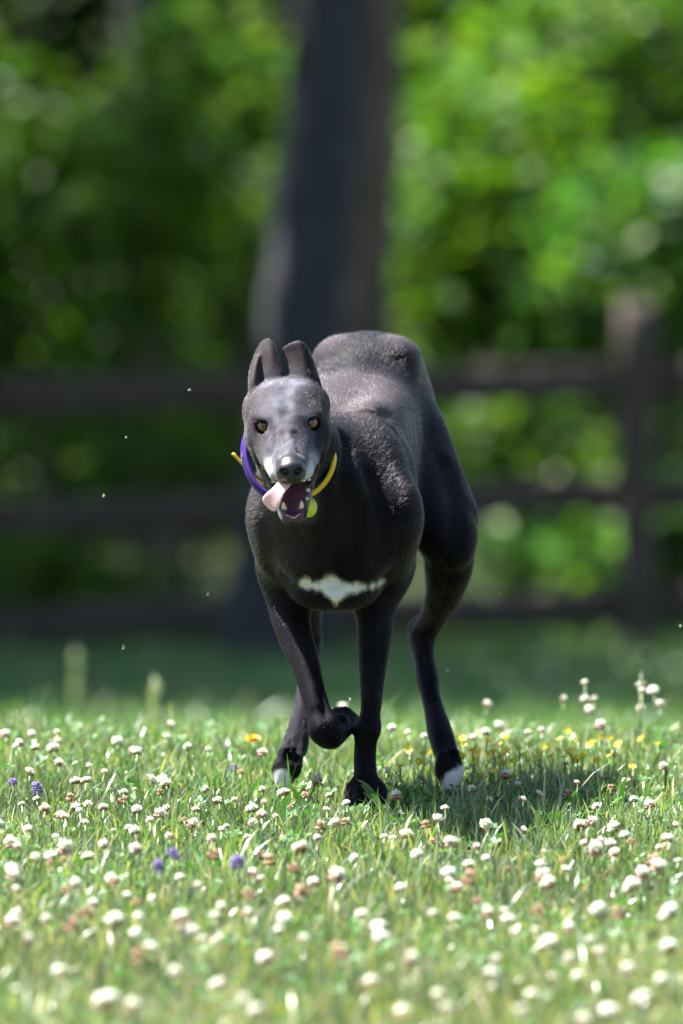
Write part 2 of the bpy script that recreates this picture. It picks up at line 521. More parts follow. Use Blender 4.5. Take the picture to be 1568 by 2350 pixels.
# tall trees whose crowns shade the hollow; those labelled unseen are added for that
rng = np.random.RandomState(33)
TT = [(-7.6, 30.6, 8.6, 'unseen tall tree added to darken the wood on the left'), (-5.0, 19.8, 8.0, 'unseen tall tree added to shade the slope, nearest the lawn'), (-4.7, 23.4, 8.5, 'unseen tall tree added to shade the slope before the left fence span'), (-5.2, 27.5, 8.5, 'tall tree left of the fence whose crown shades the hollow'), (-7.6, 33, 9.5, 'tall tree deep in the wood beyond the left fence end'), (-3.6, 38, 9.0, 'tall tree behind the leaning pale trunk'),
      (-9.5, 40, 10, 'far tall tree at the wood\'s left side'), (.6, 43, 9.5, 'tall tree in the wood straight behind the dog'), (5.0, 44, 10, 'tall tree in the wood behind the right fence span'),
      (-5.5, 47, 10, 'farthest tall tree left in the wood'), (3.8, 33, 9.0, 'tall tree right of the fence post behind the fence'), (-10.5, 30, 9.5, 'outermost tall tree at the wood\'s left edge')]
for i, (X, Y, Hh, lb) in enumerate(TT):
    rng = np.random.RandomState(int(abs(X) * 100 + Y * 10)); g = float(gz(X, Y)); b = np.array((X, Y, g - .1)); lean = rng.randn(2) * .3
    top = b + (lean[0], lean[1], Hh + 1.5)
    pth = [b, b + (top - b) * .3 + (.05, 0, 0), b + (top - b) * .6, top]
    big = (2.3 if Y > 26 else 1.3) if X < -4.5 and Y < 36 else 1.0  # left-hand crowns get extra leaves to deepen the shade there
    cr = [((X + rng.randn() * .6, Y + rng.randn() * .6, g + Hh), (2.7, 2.7, 2.0), int(3600 * big), int(26 * big), .21, (1, 1, 1)), ((X + rng.randn() * 1.2, Y + rng.randn() * 1.0, g + Hh - 2.2), (2.3, 2.3, 1.3), int(1600 * big), int(16 * big), .20, (1, 1, 1))]
    tree('forest_tree', lb, pth, [.24, .18, .15, .06], bk_brown if i % 2 else bk_dark, cr, 100 + i, 'tall trees of the wood', [(b + (top - b) * .55, b + (top - b) * .75 + (1.5, .5, .2), .07), (b + (top - b) * .6, b + (top - b) * .8 + (-1.5, -.5, .2), .07)])
# leafy understorey: young trees and bushes just beyond the fence
def bush(px, py, y, rx, rz, n, ncl, ls, tn, label, seed, group=None, name='young_tree'):
    c = P(px, py, y); g = float(gz(c[0], y)); b = np.array((c[0] + .1, y, g - .05))
    top = np.array((c[0], y, max(c[2] + rz * .5, g + .6)))
    lim = [(b + (top - b) * t_, c + np.array((s_ * rx * .7, .1, rz * q_)), .016) for t_, s_, q_ in ((.3, -1, .1), (.4, 1, .0), (.55, -.7, .5), (.6, .8, .5))]
    tree(name, label, [b, b + (top - b) * .5 + (.04, 0, 0), top], [.035, .026, .010], bk_brown, [(c, (rx, rx * .9, rz), n, ncl, ls, tn)], seed, group, lim, 'tree')

U = (1, 1, 1); BR = (1.15, 1.12, .9); BL = (.8, .95, 1.25); SHADED = (.75, .8, .8)  # the last tint darkens leaf colour in place of shade on the left
bush(1130, 620, 29.0, .62, .85, 2600, 34, .13, BR, 'bright leafy young tree beside the trunks, above the top rail', 201)
bush(1420, 300, 30.5, .75, .9, 3000, 36, .13, U, 'green young tree filling the photo\'s upper right', 202)
bush(1500, 620, 28.2, .50, .55, 1500, 20, .13, BL, 'blue-green young tree above the fence post', 203)
bush(1060, 180, 31.5, .6, .8, 1800, 24, .13, U, 'young tree reaching past the upper right of the trunks', 204)
bush(1240, 1010, 27.8, .55, .28, 900, 14, .11, U, 'low bush between top and middle rails, right of the dog', 205, name='low_bush')
bush(1330, 1290, 27.0, .5, .24, 900, 14, .11, BL, 'low bush between middle and bottom rails by the post', 206, name='low_bush')
bush(515, 330, 30.0, .42, .75, 1100, 16, .13, U, 'young tree left of the thick trunk', 207)
bush(270, 520, 29.2, .55, .62, 900, 16, .13, U, 'young tree in front of the leaning pale trunk', 208)
bush(60, 640, 29.5, .45, .75, 1300, 16, .13, BR, 'yellow-green young tree at the photo\'s left edge', 209)
bush(130, 1310, 27.0, .50, .25, 800, 12, .11, BR, 'low bush seen between the lower left rails', 210, name='low_bush')
bush(380, 1040, 28.0, .55, .22, 500, 10, .11, SHADED, 'shade-tinted low bush between the upper left rails', 211, name='low_bush')
bush(1560, 1250, 26.6, .34, .35, 700, 10, .11, BL, 'bush just right of the fence post', 212, name='low_bush')
bush(430, 720, 32.5, .7, .7, 1600, 22, .13, SHADED, 'shade-tinted young tree left of the thick trunk above the rail', 213)
rng = np.random.RandomState(77)
for i in range(16):
    X = -4.6 + 9.2 * (i % 8) / 7 + rng.randn() * .25; Y = 35.5 + 5 * (i // 8) + rng.randn() * .7; g = float(gz(X, Y))
    px, _ = to_px(np.array((X, Y, 0)))
    bush(float(px), 760 + rng.randn() * 120, Y, .95, 1.5, 2600, 40, .15, SHADED if X < 0 else U, 'leafy sapling in the dim ' + ('second' if i < 8 else 'third') + ' row of the wood ' + ('left' if X < 0 else 'right') + ' of the thick trunk', 300 + i, 'saplings in the wood, ' + ('second' if i < 8 else 'third') + ' row ' + ('left' if X < 0 else 'right'), 'forest_sapling')  # left-hand saplings take the shade-darkened tint
# the far wood closes the view: one mass of foliage
vs, fs, ts, o = [], [], [], 0
for i in range(26):
    X = -15 + 30 * (i % 13) / 12 + rng.randn() * .4; Y = 50 + 5 * (i // 13) + rng.randn(); n = 3400
    pts = clump_points((X, Y, 2.2), (1.8, 1.3, 3.6), n, rng, 44); pts = pts[pts[:, 2] > -1.75]; n = len(pts)
    v, f, t = leaves(pts, .26 * rng.uniform(.6, 1.3, n), rng, PAL[rng.randint(0, len(PAL), n)] * rng.uniform(.35, .7, n)[:, None])  # leaf colours scaled down to stand in for deep woodland shade
    vs.append(v); fs.append(f + o); ts.append(t); o += len(v)
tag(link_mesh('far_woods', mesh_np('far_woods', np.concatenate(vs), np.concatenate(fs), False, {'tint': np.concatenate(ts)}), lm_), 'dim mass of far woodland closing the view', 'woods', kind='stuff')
# ------------------------------------------------------------------ the dog: a sculpted distance field turned into one skin
class Field:
    def __init__(s, X, Y, Z):
        s.X, s.Y, s.Z = [np.asarray(a, np.float32) for a in (X, Y, Z)]
        s.F = np.full((len(X), len(Y), len(Z)), 1.0, np.float32)

    def sl(s, lo, hi):
        r = []
        for a, l, h in zip((s.X, s.Y, s.Z), lo, hi):
            i, j = np.searchsorted(a, l), np.searchsorted(a, h)
            r.append(slice(max(i - 1, 0), min(j + 1, len(a))))
        return tuple(r)

    def grid(s, sl):
        return np.stack(np.meshgrid(s.X[sl[0]], s.Y[sl[1]], s.Z[sl[2]], indexing='ij'), -1)

    def put(s, fn, lo, hi, k, op='add'):
        pad = k + 0.012
        sl = s.sl(np.asarray(lo) - pad, np.asarray(hi) + pad)
        d = fn(s.grid(sl)).astype(np.float32)
        a = s.F[sl]
        if op == 'add':
            h = np.clip(0.5 + 0.5 * (d - a) / k, 0, 1)
            s.F[sl] = d + (a - d) * h - k * h * (1 - h)
        else:                                                     # carve
            b = -d
            h = np.clip(0.5 - 0.5 * (b - a) / k, 0, 1)
            s.F[sl] = b + (a - b) * h + k * h * (1 - h)

    def cone(s, a, b, ra, rb, k=0.02, op='add', squash=None):
        """round cone a->b; squash=(axis, factor): factor<1 makes it thinner along axis"""
        a, b = np.asarray(a, float), np.asarray(b, float)
        R = max(ra, rb) * (1.0 if squash is None else max(1, squash[1]))
        def fn(p):
            q = p - a; ab = b - a
            if squash is not None:
                ax = np.asarray(squash[0], float); ax = ax / np.linalg.norm(ax); f = squash[1]
                q = q + (q @ ax)[..., None] * ax * (1 / f - 1)
                ab = ab + (ab @ ax) * ax * (1 / f - 1)
            t = np.clip((q @ ab) / (ab @ ab + 1e-12), 0, 1)
            d = np.linalg.norm(q - t[..., None] * ab, axis=-1) - (ra + (rb - ra) * t)
            return d * (1.0 if squash is None else min(1, squash[1]) ** 0.5)
        s.put(fn, np.minimum(a, b) - R, np.maximum(a, b) + R, k, op)

    def chain(s, pts, k=0.015, op='add', squash=None):
        """one limb: a smooth tapering tube through the points, blended on as a whole"""
        A = np.array([np.append(np.asarray(a, float), r) for a, r in pts]); n = len(A)
        if n > 2:
            T = np.empty_like(A); T[1:-1] = (A[2:] - A[:-2]) / 2; T[0] = A[1] - A[0]; T[-1] = A[-1] - A[-2]
            u = np.linspace(0, 1, 5)[:-1, None]
            seg = [A[i] * (2 * u**3 - 3 * u**2 + 1) + T[i] * (u**3 - 2 * u**2 + u) + A[i + 1] * (3 * u**2 - 2 * u**3) + T[i + 1] * (u**3 - u**2) for i in range(n - 1)]
            A = np.concatenate(seg + [A[-1:]])
        C, R = A[:, :3], A[:, 3]
        ax = None
        if squash is not None:
            ax = np.asarray(squash[0], float); ax = ax / np.linalg.norm(ax); f = squash[1]
        m = R.max() * (1 if squash is None else max(1, squash[1]))
        def fn(p):
            st_ = lambda q: q if ax is None else q + (q @ ax)[..., None] * ax * (1 / f - 1)
            q = st_(p); CC = st_(C); out = None
            for a, b, ra, rb in zip(CC[:-1], CC[1:], R[:-1], R[1:]):
                ab = b - a; w = q - a
                t = np.clip((w @ ab) / (ab @ ab + 1e-12), 0, 1)
                d = np.linalg.norm(w - t[..., None] * ab, axis=-1) - (ra + (rb - ra) * t)
                out = d if out is None else np.minimum(out, d)
            return out * (1.0 if ax is None else min(1, f) ** 0.5)
        s.put(fn, C.min(0) - m, C.max(0) + m, k, op)

    def ell(s, c, r, k=0.02, op='add', R=None):
        """ellipsoid; R columns are its axes"""
        c, r = np.asarray(c, float), np.asarray(r, float)
        def fn(p):
            q = p - c
            if R is not None: q = q @ R
            k0 = np.linalg.norm(q / r, axis=-1); k1 = np.linalg.norm(q / r ** 2, axis=-1)
            return k0 * (k0 - 1) / (k1 + 1e-9)
        m = r.max() if R is not None else r
        s.put(fn, c - m, c + m, k, op)

    def sheet(s, pts, th, k=0.008):
        """thick sheet through many points"""
        pts = np.asarray(pts, np.float32); th = np.broadcast_to(np.asarray(th, np.float32), (len(pts),))
        def fn(p):
            sh = p.shape[:3]; q = p.reshape(-1, 3).astype(np.float32); out = np.empty(len(q), np.float32)
            pp = (pts ** 2).sum(1)
            for i in range(0, len(q), 20000):
                c = q[i:i + 20000]
                d2 = (c ** 2).sum(1)[:, None] + pp[None] - 2 * c @ pts.T
                out[i:i + 20000] = (np.sqrt(np.maximum(d2, 0)) - th[None]).min(1)
            return out.reshape(sh)
        s.put(fn, pts.min(0) - th.max(), pts.max(0) + th.max(), k)


def surface_nets(X, Y, Z, F):
    S = F < 0
    nx, ny, nz = F.shape
    cnt = np.zeros((nx - 1, ny - 1, nz - 1), np.int8)
    for dx in (0, 1):
        for dy in (0, 1):
            for dz in (0, 1):
                cnt += S[dx:nx - 1 + dx, dy:ny - 1 + dy, dz:nz - 1 + dz]
    act = np.argwhere((cnt > 0) & (cnt < 8))
    idx = np.full(cnt.shape, -1, np.int32); idx[tuple(act.T)] = np.arange(len(act))
    acc = np.zeros((len(act), 3)); n = np.zeros(len(act))
    A = (X, Y, Z)
    for ax in range(3):
        o1, o2 = [i for i in range(3) if i != ax]
        for b in (0, 1):
            for c in (0, 1):
                i0 = act.copy(); i0[:, o1] += b; i0[:, o2] += c
                i1 = i0.copy(); i1[:, ax] += 1
                f0, f1 = F[tuple(i0.T)], F[tuple(i1.T)]
                m = (f0 < 0) != (f1 < 0)
                t = np.where(m, f0 / (f0 - f1 + 1e-20), 0)
                pos = np.stack([A[j][i0[:, j]] for j in range(3)], -1).astype(float)
                pos[:, ax] += t * (A[ax][i1[:, ax]] - A[ax][i0[:, ax]])
                acc[m] += pos[m]; n[m] += 1
    V = acc / n[:, None]
    Q = []
    for ax in range(3):
        o1, o2 = [(1, 2), (2, 0), (0, 1)][ax]
        lo = [slice(None)] * 3; hi = [slice(None)] * 3
        lo[ax] = slice(0, -1); hi[ax] = slice(1, None)
        a, b = S[tuple(lo)], S[tuple(hi)]
        for flip in (False, True):
            e = np.argwhere((a & ~b) if not flip else (~a & b))
            e = e[(e[:, o1] > 0) & (e[:, o2] > 0) & (e[:, o1] < F.shape[o1] - 1) & (e[:, o2] < F.shape[o2] - 1)]
            def cell(d1, d2):
                c = e.copy(); c[:, o1] -= d1; c[:, o2] -= d2
                return idx[tuple(c.T)]
            q = np.stack([cell(1, 1), cell(0, 1), cell(0, 0), cell(1, 0)], -1)
            Q.append(q[:, ::-1] if flip else q)
    return V, np.concatenate(Q)


def smooth_mesh(V, Q, it, lam):
    e = np.concatenate([Q[:, [0, 1]], Q[:, [1, 2]], Q[:, [2, 3]], Q[:, [3, 0]]])
    e = np.concatenate([e, e[:, ::-1]])
    deg = np.bincount(e[:, 0], minlength=len(V))[:, None]
    for i in range(it):
        acc = np.stack([np.bincount(e[:, 0], weights=V[e[:, 1], j], minlength=len(V)) for j in range(3)], -1)
        l = lam if np.isscalar(lam) else lam[:, None]
        V = V + l * (acc / np.maximum(deg, 1) - V)
    return V


# head frame: origin between the eyes, U towards the nose, Vr towards the photo's right, W up through the skull
HP, HR, HY = math.radians(25), math.radians(3.6), math.radians(1.0)
HO = P(660, 971, -0.30)                                           # shifted below once the axes are known
U0 = np.array((0, -math.cos(HP), -math.sin(HP))); W0 = np.array((0, -math.sin(HP), math.cos(HP))); V0 = np.array((1.0, 0, 0))
RZ = np.array(Matrix.Rotation(HY, 3, 'Z')); RY = np.array(Matrix.Rotation(-HR, 3, 'Y'))
HU, HV, HW = [RY @ RZ @ v for v in (U0, V0, W0)]
HO = HO - HW * 0.0125
HM = np.stack([HU, HV, HW], -1)                                    # local -> world columns


def H(u, v, w):
    return HO + HU * u + HV * v + HW * w


HS = 1.0
JAW = math.radians(33)                                             # how far the lower jaw hangs open
JO = np.array((-0.045, 0, -0.030))


def J(u, v, w):
    """point in the jaw's own frame (closed position) -> world"""
    c, s = math.cos(JAW), math.sin(JAW)
    return H(JO[0] + u * c + w * s, v, JO[2] - u * s + w * c)


JU, JW = HU * math.cos(JAW) - HW * math.sin(JAW), HU * math.sin(JAW) + HW * math.cos(JAW)
JM = np.stack([JU, HV, JW], -1)


def axis(lo, hi, f0, f1, fine, coarse):
    a = [lo]
    while a[-1] < hi:
        a.append(a[-1] + (fine if f0 <= a[-1] < f1 else coarse))
    return np.array(a)


GX = axis(-0.19, 0.235, -0.165, 0.0, 0.0018, 0.0034)
GY = axis(-0.50, 0.80, -0.50, -0.15, 0.0020, 0.0042)
GZ = axis(-0.03, 0.73, 0.40, 0.68, 0.0018, 0.0034)
D = Field(GX, GY, GZ)

# ---- torso: elliptical stations along the depth
st = np.array([  # y, centre x, half width, top z, bottom z
    (-0.115, -0.012, 0.040, 0.455, 0.385), (-0.09, -0.012, 0.072, 0.500, 0.335), (-0.05, -0.012, 0.092, 0.530, 0.305),
    (0.00, -0.010, 0.104, 0.552, 0.291), (0.08, -0.004, 0.108, 0.568, 0.285), (0.16, 0.004, 0.102, 0.588, 0.290),
    (0.25, 0.016, 0.098, 0.612, 0.312), (0.32, 0.026, 0.092, 0.632, 0.355), (0.38, 0.033, 0.086, 0.648, 0.405),
    (0.44, 0.038, 0.081, 0.655, 0.440), (0.49, 0.040, 0.080, 0.657, 0.455), (0.54, 0.042, 0.074, 0.640, 0.460),
    (0.59, 0.042, 0.060, 0.600, 0.470), (0.615, 0.042, 0.025, 0.560, 0.500)])


def torso(p):
    y = p[..., 1]
    yy = p[0, :, 0, 1]
    fine = np.linspace(st[0, 0], st[-1, 0], 400)
    def prof(c):
        v = np.interp(fine, st[:, 0], st[:, c]); ker = np.hanning(41); ker /= ker.sum()
        v = np.convolve(np.pad(v, 20, 'edge'), ker, 'valid')
        return np.interp(yy, fine, v)[None, :, None]
    cx, hw, zt, zb = prof(1), prof(2), prof(3), prof(4)
    zc = zb + (zt - zb) * 0.56
    x, z = p[..., 0] - cx, p[..., 2] - zc
    up = np.maximum(zt - zc, 1e-3); dn = np.maximum(zc - zb, 1e-3)
    hz = np.where(z > 0, up, dn)
    n = 2.35
    rho = (np.abs(x / hw) ** n + np.abs(z / hz) ** n) ** (1 / n)
    d = (rho - 1) * np.minimum(hw, hz) * 0.9
    e = np.maximum(st[0, 0] - y, y - st[-1, 0])
    return np.maximum(d, e)


D.put(torso, (-0.14, -0.125, 0.27), (0.16, 0.63, 0.68), 0.01)
X_ = (1, 0, 0)
# spine ridge, hip bones, loin muscles
D.chain([(np.array((0.0, 0.10, 0.558)), 0.016), (np.array((0.010, 0.22, 0.592)), 0.014), (np.array((0.030, 0.34, 0.625)), 0.014), (np.array((0.039, 0.44, 0.6475)), 0.014), (np.array((0.042, 0.52, 0.640)), 0.012)], 0.022)
for s_ in (-1, 1):
    D.ell((0.039 + s_ * 0.046, 0.43, 0.630), (0.022, 0.055, 0.018), 0.055)           # hip bone
    D.ell((0.014 + s_ * 0.045, 0.24, 0.560), (0.026, 0.14, 0.024), 0.055)             # loin muscle
    D.ell((0.042 + s_ * 0.045, 0.55, 0.570), (0.030, 0.045, 0.06), 0.045)             # rump
# ribs under the skin (image-right flank)
for i in range(5):
    y0 = 0.13 + i * 0.040
    D.chain([(np.array((0.078 + 0.006 * i, y0 - 0.01, 0.52)), 0.007), (np.array((0.098, y0 + 0.022, 0.44)), 0.007), (np.array((0.090, y0 + 0.035, 0.37)), 0.006)], 0.022)
# shoulders: blade, upper arm, triceps, breast muscles
for s_, sx in ((1, 0.070), (-1, -0.086)):
    D.cone((sx * 0.62, 0.055, 0.535), (sx * 1.20, -0.055, 0.425), 0.016, 0.036, 0.06, squash=(X_, 0.55))
    D.cone((sx * 1.16, -0.050, 0.420), (sx * 1.05, 0.055, 0.340), 0.042, 0.034, 0.034, squash=(X_, 0.72))
    D.cone((sx * 1.10, 0.065, 0.480), (sx * 1.10, 0.070, 0.350), 0.034, 0.030, 0.028, squash=(X_, 0.70))
    D.ell((sx * 0.50 - 0.004, -0.080, 0.390), (0.038, 0.035, 0.060), 0.025)
D.ell((-0.012, -0.108, 0.412), (0.016, 0.020, 0.05), 0.03)                            # breastbone
D.ell((-0.010, -0.03, 0.313), (0.06, 0.06, 0.026), 0.025)

# ---- neck
nb, nm, nt = P(772, 1120, 0.03), P(706, 1058, -0.11), P(664, 985, -0.23)
D.chain([(nb + (0, .02, -.01), 0.098), (nm, 0.068), (nt, 0.050)], 0.040, squash=(X_, 0.86))
D.cone(P(700, 1150, -0.10), P(672, 1050, -0.235), 0.036, 0.030, 0.03)                 # throat
for s_, x0, x1 in ((-1, 632, 690), (1, 702, 830)):                                    # neck muscles
    D.cone(P(x0, 1010, -0.19), P(x1, 1200, -0.055), 0.024, 0.036, 0.03)

# ---- forelegs
def leg(pts, k=0.014, squash=None):
    D.chain([(P(px, py, y), r) for px, py, y, r in pts], k, squash=squash)

# planted foreleg
leg([(880, 1290, 0.075, .036), (866, 1375, 0.055, .0295), (860, 1450, 0.035, .0255), (855, 1540, 0.020, .0195), (852, 1620, 0.006, .0150), (846, 1672, 0.0, .0160)], 0.022, squash=((0, 1, 0), 1.15))
leg([(846, 1672, -0.002, .0172), (840, 1700, 0.004, .0165), (838, 1745, 0.004, .0165), (840, 1800, -0.010, .0175)], 0.010)
D.ell(P(830, 1682, 0.018), (.009, .010, .012), 0.010)                                 # carpal pad
for dx, dy, r in ((-.0215, -.020, .0095), (-.0075, -.034, .0105), (.0075, -.034, .0105), (.0215, -.020, .0095)):
    b = np.array((P(840, 1820, 0)[0], -0.012, 0.030))
    D.chain([(b + (dx * .55, 0, .004), .0115), (b + (dx * .95, dy * .6, -.004), r + .0015), (b + (dx, dy, -.018), r)], 0.006)
# lifted foreleg: forearm swings forward, wrist folded, paw tucked behind
leg([(654, 1300, 0.080, .036), (663, 1385, 0.060, .0305), (670, 1430, 0.042, .0268), (682, 1470, 0.026, .0245), (698, 1515, 0.008, .0215), (711, 1560, -0.010, .0190), (721, 1600, -0.026, .0183), (733, 1640, -0.042, .0190), (745, 1670, -0.052, .0205)], 0.018, squash=((0, 1, 0), 1.15))
leg([(747, 1676, -0.052, .0215), (757, 1690, -0.040, .0190), (770, 1680, 0.005, .0185), (779, 1668, 0.035, .0195)], 0.014)
for dx, dz, r in ((-.017, .0, .0085), (-.006, .007, .0095), (.006, .008, .0095), (.017, .0, .0085)):
    b = P(783, 1662, 0.040)
    D.chain([(b + (dx * .6, -.005, .0), .010), (b + (dx, .022, .006 + dz), r + .001), (b + (dx, .040, -.002 + dz), r)], 0.006)
D.ell(P(783, 1652, 0.015), (.010, .014, .009), 0.008)
# ---- hind legs
def hind(pts_thigh, pts_low, toes, tipdir):
    for c in pts_thigh:
        D.cone(P(*c[0]), P(*c[1]), c[2], c[3], 0.03)
    leg(pts_low, 0.016)
    tx, ty, tyy, spread = toes
    b = P(tx, ty, tyy)
    for dx, f, r in ((-1.5, .55, .0085), (-.5, 1.0, .0095), (.5, 1.0, .0095), (1.5, .55, .0085)):
        a0 = b + np.array((dx * spread, 0, 0))
        a1 = a0 + np.array(tipdir) * .019 * f + np.array((dx * .002, 0, 0))
        a2 = a1 + np.array(tipdir) * .013 * f + np.array((0, .004, -.004))
        D.chain([(b + (dx * spread * .5, .006, .012), .0115), (a0, r + .0012), (a1, r + .0008), (a2, r - .001)], 0.004)

hind([((905, 930, .46), (1022, 1225, .23), .058, .042), ((915, 940, .55), (1030, 1260, .32), .050, .034), ((960, 1010, .42), (1040, 1190, .28), .040, .036)],
     [(1034, 1235, .24, .037), (1030, 1300, .26, .0355), (1018, 1365, .32, .0265), (990, 1425, .39, .0195), (970, 1462, .41, .0205), (974, 1510, .375, .0160), (982, 1560, .325, .0165), (988, 1595, .29, .0140), (998, 1635, .25, .0150), (1010, 1680, .205, .0185), (1021, 1720, .165, .0180), (1027, 1742, .145, .0150)],
     (1030, 1750, .135, .0068), (.10, -.38, -.92))
leg([(1010, 1395, .38, .012), (955, 1440, .455, .0125), (966, 1475, .44, .010)], 0.012)  # heel tendon and heel
leg([(1010, 1190, .24, .030), (1040, 1265, .215, .026)], 0.02)                        # knee cap
hind([((775, 930, .46), (705, 1225, .22), .056, .042), ((775, 940, .55), (705, 1260, .32), .050, .034)],
     [(700, 1235, .24, .045), (700, 1300, .26, .033), (704, 1370, .32, .025), (708, 1440, .39, .019), (710, 1475, .40, .019), (706, 1530, .345, .0150), (701, 1590, .285, .0140), (693, 1635, .24, .0150), (686, 1675, .20, .0165), (679, 1708, .17, .0190), (669, 1738, .14, .0165)],
     (664, 1746, .125, .0068), (-.28, -.38, -.86))
def hit(px, py, y0=-.6, y1=.75):
    """first skin point the photo position meets"""
    ys_ = np.arange(y0, y1, .002)
    pts = np.array([P(px, py, y) for y in ys_])
    idx = [np.clip(np.searchsorted(a, pts[:, i]), 0, len(a) - 1) for i, a in enumerate((GX, GY, GZ))]
    k = np.argmax(D.F[tuple(idx)] < 0)
    return pts[k]


def groove(pts, r, depth, k=.012, op='sub'):
    path = [(hit(px, py) + (0, -(r - depth) if op == 'sub' else (r - depth), 0), r) for px, py in pts]
    D.chain(path, k, op)


# muscle and tendon relief
groove([(796, 1010), (800, 1088), (814, 1188), (808, 1280)], .014, .010, .022)           # neck against shoulder
groove([(846, 1088), (871, 1148), (882, 1215), (884, 1270)], .008, .004, .014)           # along the upper arm
groove([(604, 1215), (613, 1265), (612, 1315)], .008, .005, .014)
groove([(758, 1225), (766, 1280), (770, 1335)], .010, .006, .016)                        # between the breast muscles
groove([(700, 1240), (720, 1290), (735, 1330)], .006, .003, .012)
groove([(1022, 1060), (1046, 1150), (1044, 1240)], .010, .0035, .020)                     # down the thigh
groove([(1004, 1290), (1006, 1350), (990, 1400)], .007, .004, .012)
for ln_ in ([(846, 1400), (848, 1480), (846, 1570), (846, 1640)], [(872, 1430), (868, 1500), (862, 1580)], [(690, 1410), (712, 1500), (736, 1590), (748, 1640)],
            [(968, 1500), (980, 1560), (992, 1610)], [(1008, 1690), (1020, 1735)], [(1030, 1690), (1040, 1740)], [(668, 1700), (660, 1745)], [(684, 1700), (678, 1750)]):
    groove(ln_, .0035, .0022, .007)
groove([(861, 1420), (858, 1510), (855, 1600)], .005, .0025, .010, 'add')
groove([(672, 1440), (700, 1530), (725, 1620)], .005, .0025, .010, 'add')
groove([(700, 1150), (722, 1230), (735, 1300)], .012, .005, .022, 'add')                 # breast muscle
# ---- tail, carried low behind the rump
D.chain([(np.array((0.042, 0.585, 0.575)), .022), (np.array((0.044, 0.64, 0.53)), .014), (np.array((0.040, 0.69, 0.44)), .010), (np.array((0.034, 0.72, 0.35)), .008), (np.array((0.030, 0.75, 0.30)), .006)], 0.02)

# ---- head
def hell(c, r, k=0.012, op='add', M=HM): D.ell(H(*c), r, k, op, M)
def hcone(a, b, ra, rb, k=0.012, op='add', sq=None): D.cone(H(*a), H(*b), ra, rb, k, op, sq)

hell((-.048, 0, .013), (.062, .050, .037), .02)                                       # skull
hell((-.012, 0, .016), (.044, .040, .026), .018)                                      # forehead
for s_ in (-1, 1):
    hell((-.040, s_ * .036, -.004), (.048, .021, .034), .020)                         # cheek
    hell((-.050, s_ * .034, -.030), (.034, .020, .030), .020)                         # jaw muscle
    hell((-.052, s_ * .030, .018), (.040, .020, .022), .020)                          # temple
    hell((-.002, s_ * .032, .026), (.016, .014, .006), .014)                          # brow
    hcone((-.005, s_ * .042, -.006), (.045, s_ * .029, -.012), .013, .012, .018)      # cheek bone to muzzle
hcone((-.005, 0, .000), (.100, 0, -.004), .034, .0205, .018, sq=(HV, 1.05))            # muzzle
hcone((.0, 0, .018), (.095, 0, .006), .013, .010, .016)                               # bridge of the nose
for s_ in (-1, 1):                                                                    # upper lips
    hcone((.015, s_ * .035, -.020), (.095, s_ * .0195, -.016), .012, .0110, .010)
    hcone((.085, s_ * .013, -.008), (.108, s_ * .009, -.012), .012, .010, .010)       # whisker pad
hell((.116, 0, .000), (.0140, .0186, .0150), .005)                                    # nose leather
hell((.116, 0, -.012), (.010, .0125, .008), .006)
# mouth roof hollow
D.cone(H(.02, 0, -.034), H(.092, 0, -.026), .024, .0125, .006, 'sub')
# lower jaw
for s_ in (-1, 1):
    D.chain([(J(0, s_ * .040, -.004), .020), (J(.05, s_ * .029, -.006), .0115), (J(.105, s_ * .0165, -.005), .0085), (J(.128, s_ * .009, -.004), .0080)], 0.010)
    # cheeks and corners of the mouth
    D.chain([(H(.0, s_ * .042, -.016), .014), (H(.012, s_ * .041, -.036), .009), (J(.052, s_ * .036, .004), .0085)], 0.010)
    # thin dark lip running down to the lower jaw
    D.chain([(H(.050, s_ * .034, -.020), .0055), (H(.034, s_ * .0365, -.040), .005), (J(.062, s_ * .0325, .006), .005), (J(.085, s_ * .0260, .003), .005)], 0.006)
D.cone(J(-.01, 0, -.014), J(.115, 0, -.012), .022, .010, .012, squash=(JW, 0.62))
D.cone(J(.075, 0, -.012), J(.122, 0, -.010), .013, .0135, .012, squash=(JW, 0.75))
# throat opening inside the mouth
D.cone(H(-.005, 0, -.050), H(.05, 0, -.050), .019, .020, .008, 'sub')
D.cone(J(.060, 0, .006), J(.118, 0, .006), .0165, .0105, .006, 'sub')
# furrow of the brow, creases on the bridge of the nose
hcone((-.03, 0, .055), (.02, 0, .041), .003, .003, .016, 'sub')
for s_ in (-1, 1):
    hcone((.055, s_ * .010, .0255), (.095, s_ * .014, .0155), .002, .0015, .010, 'sub')
# eyes
EYE = [(-.0005, s_ * .0292, .0112) for s_ in (-1, 1)]
EYER = .0132
for e in EYE:
    s_ = 1 if e[1] > 0 else -1
    D.ell(H(*e) + HM @ np.array((-.0005, s_ * .0005, 0)), (.0145, .0152, .0145), .010, 'add', HM)
    f = np.array((.9, s_ * .10, .38)); f /= np.linalg.norm(f)
    c = np.array(e) + f * .0138
    D.ell(H(*c) - HW * .0008, (.0143, .0146, .0116), .0018, 'sub', HM)
# nostrils
for s_ in (-1, 1):
    hell((.1290, s_ * .0098, .0015), (.0110, .0072, .0054), .0015, 'sub')
    hcone((.126, s_ * .0135, -.003), (.114, s_ * .0195, -.006), .0022, .0016, .002, 'sub')
hcone((.134, 0, .004), (.126, 0, -.020), .0010, .0010, .0025, 'sub')

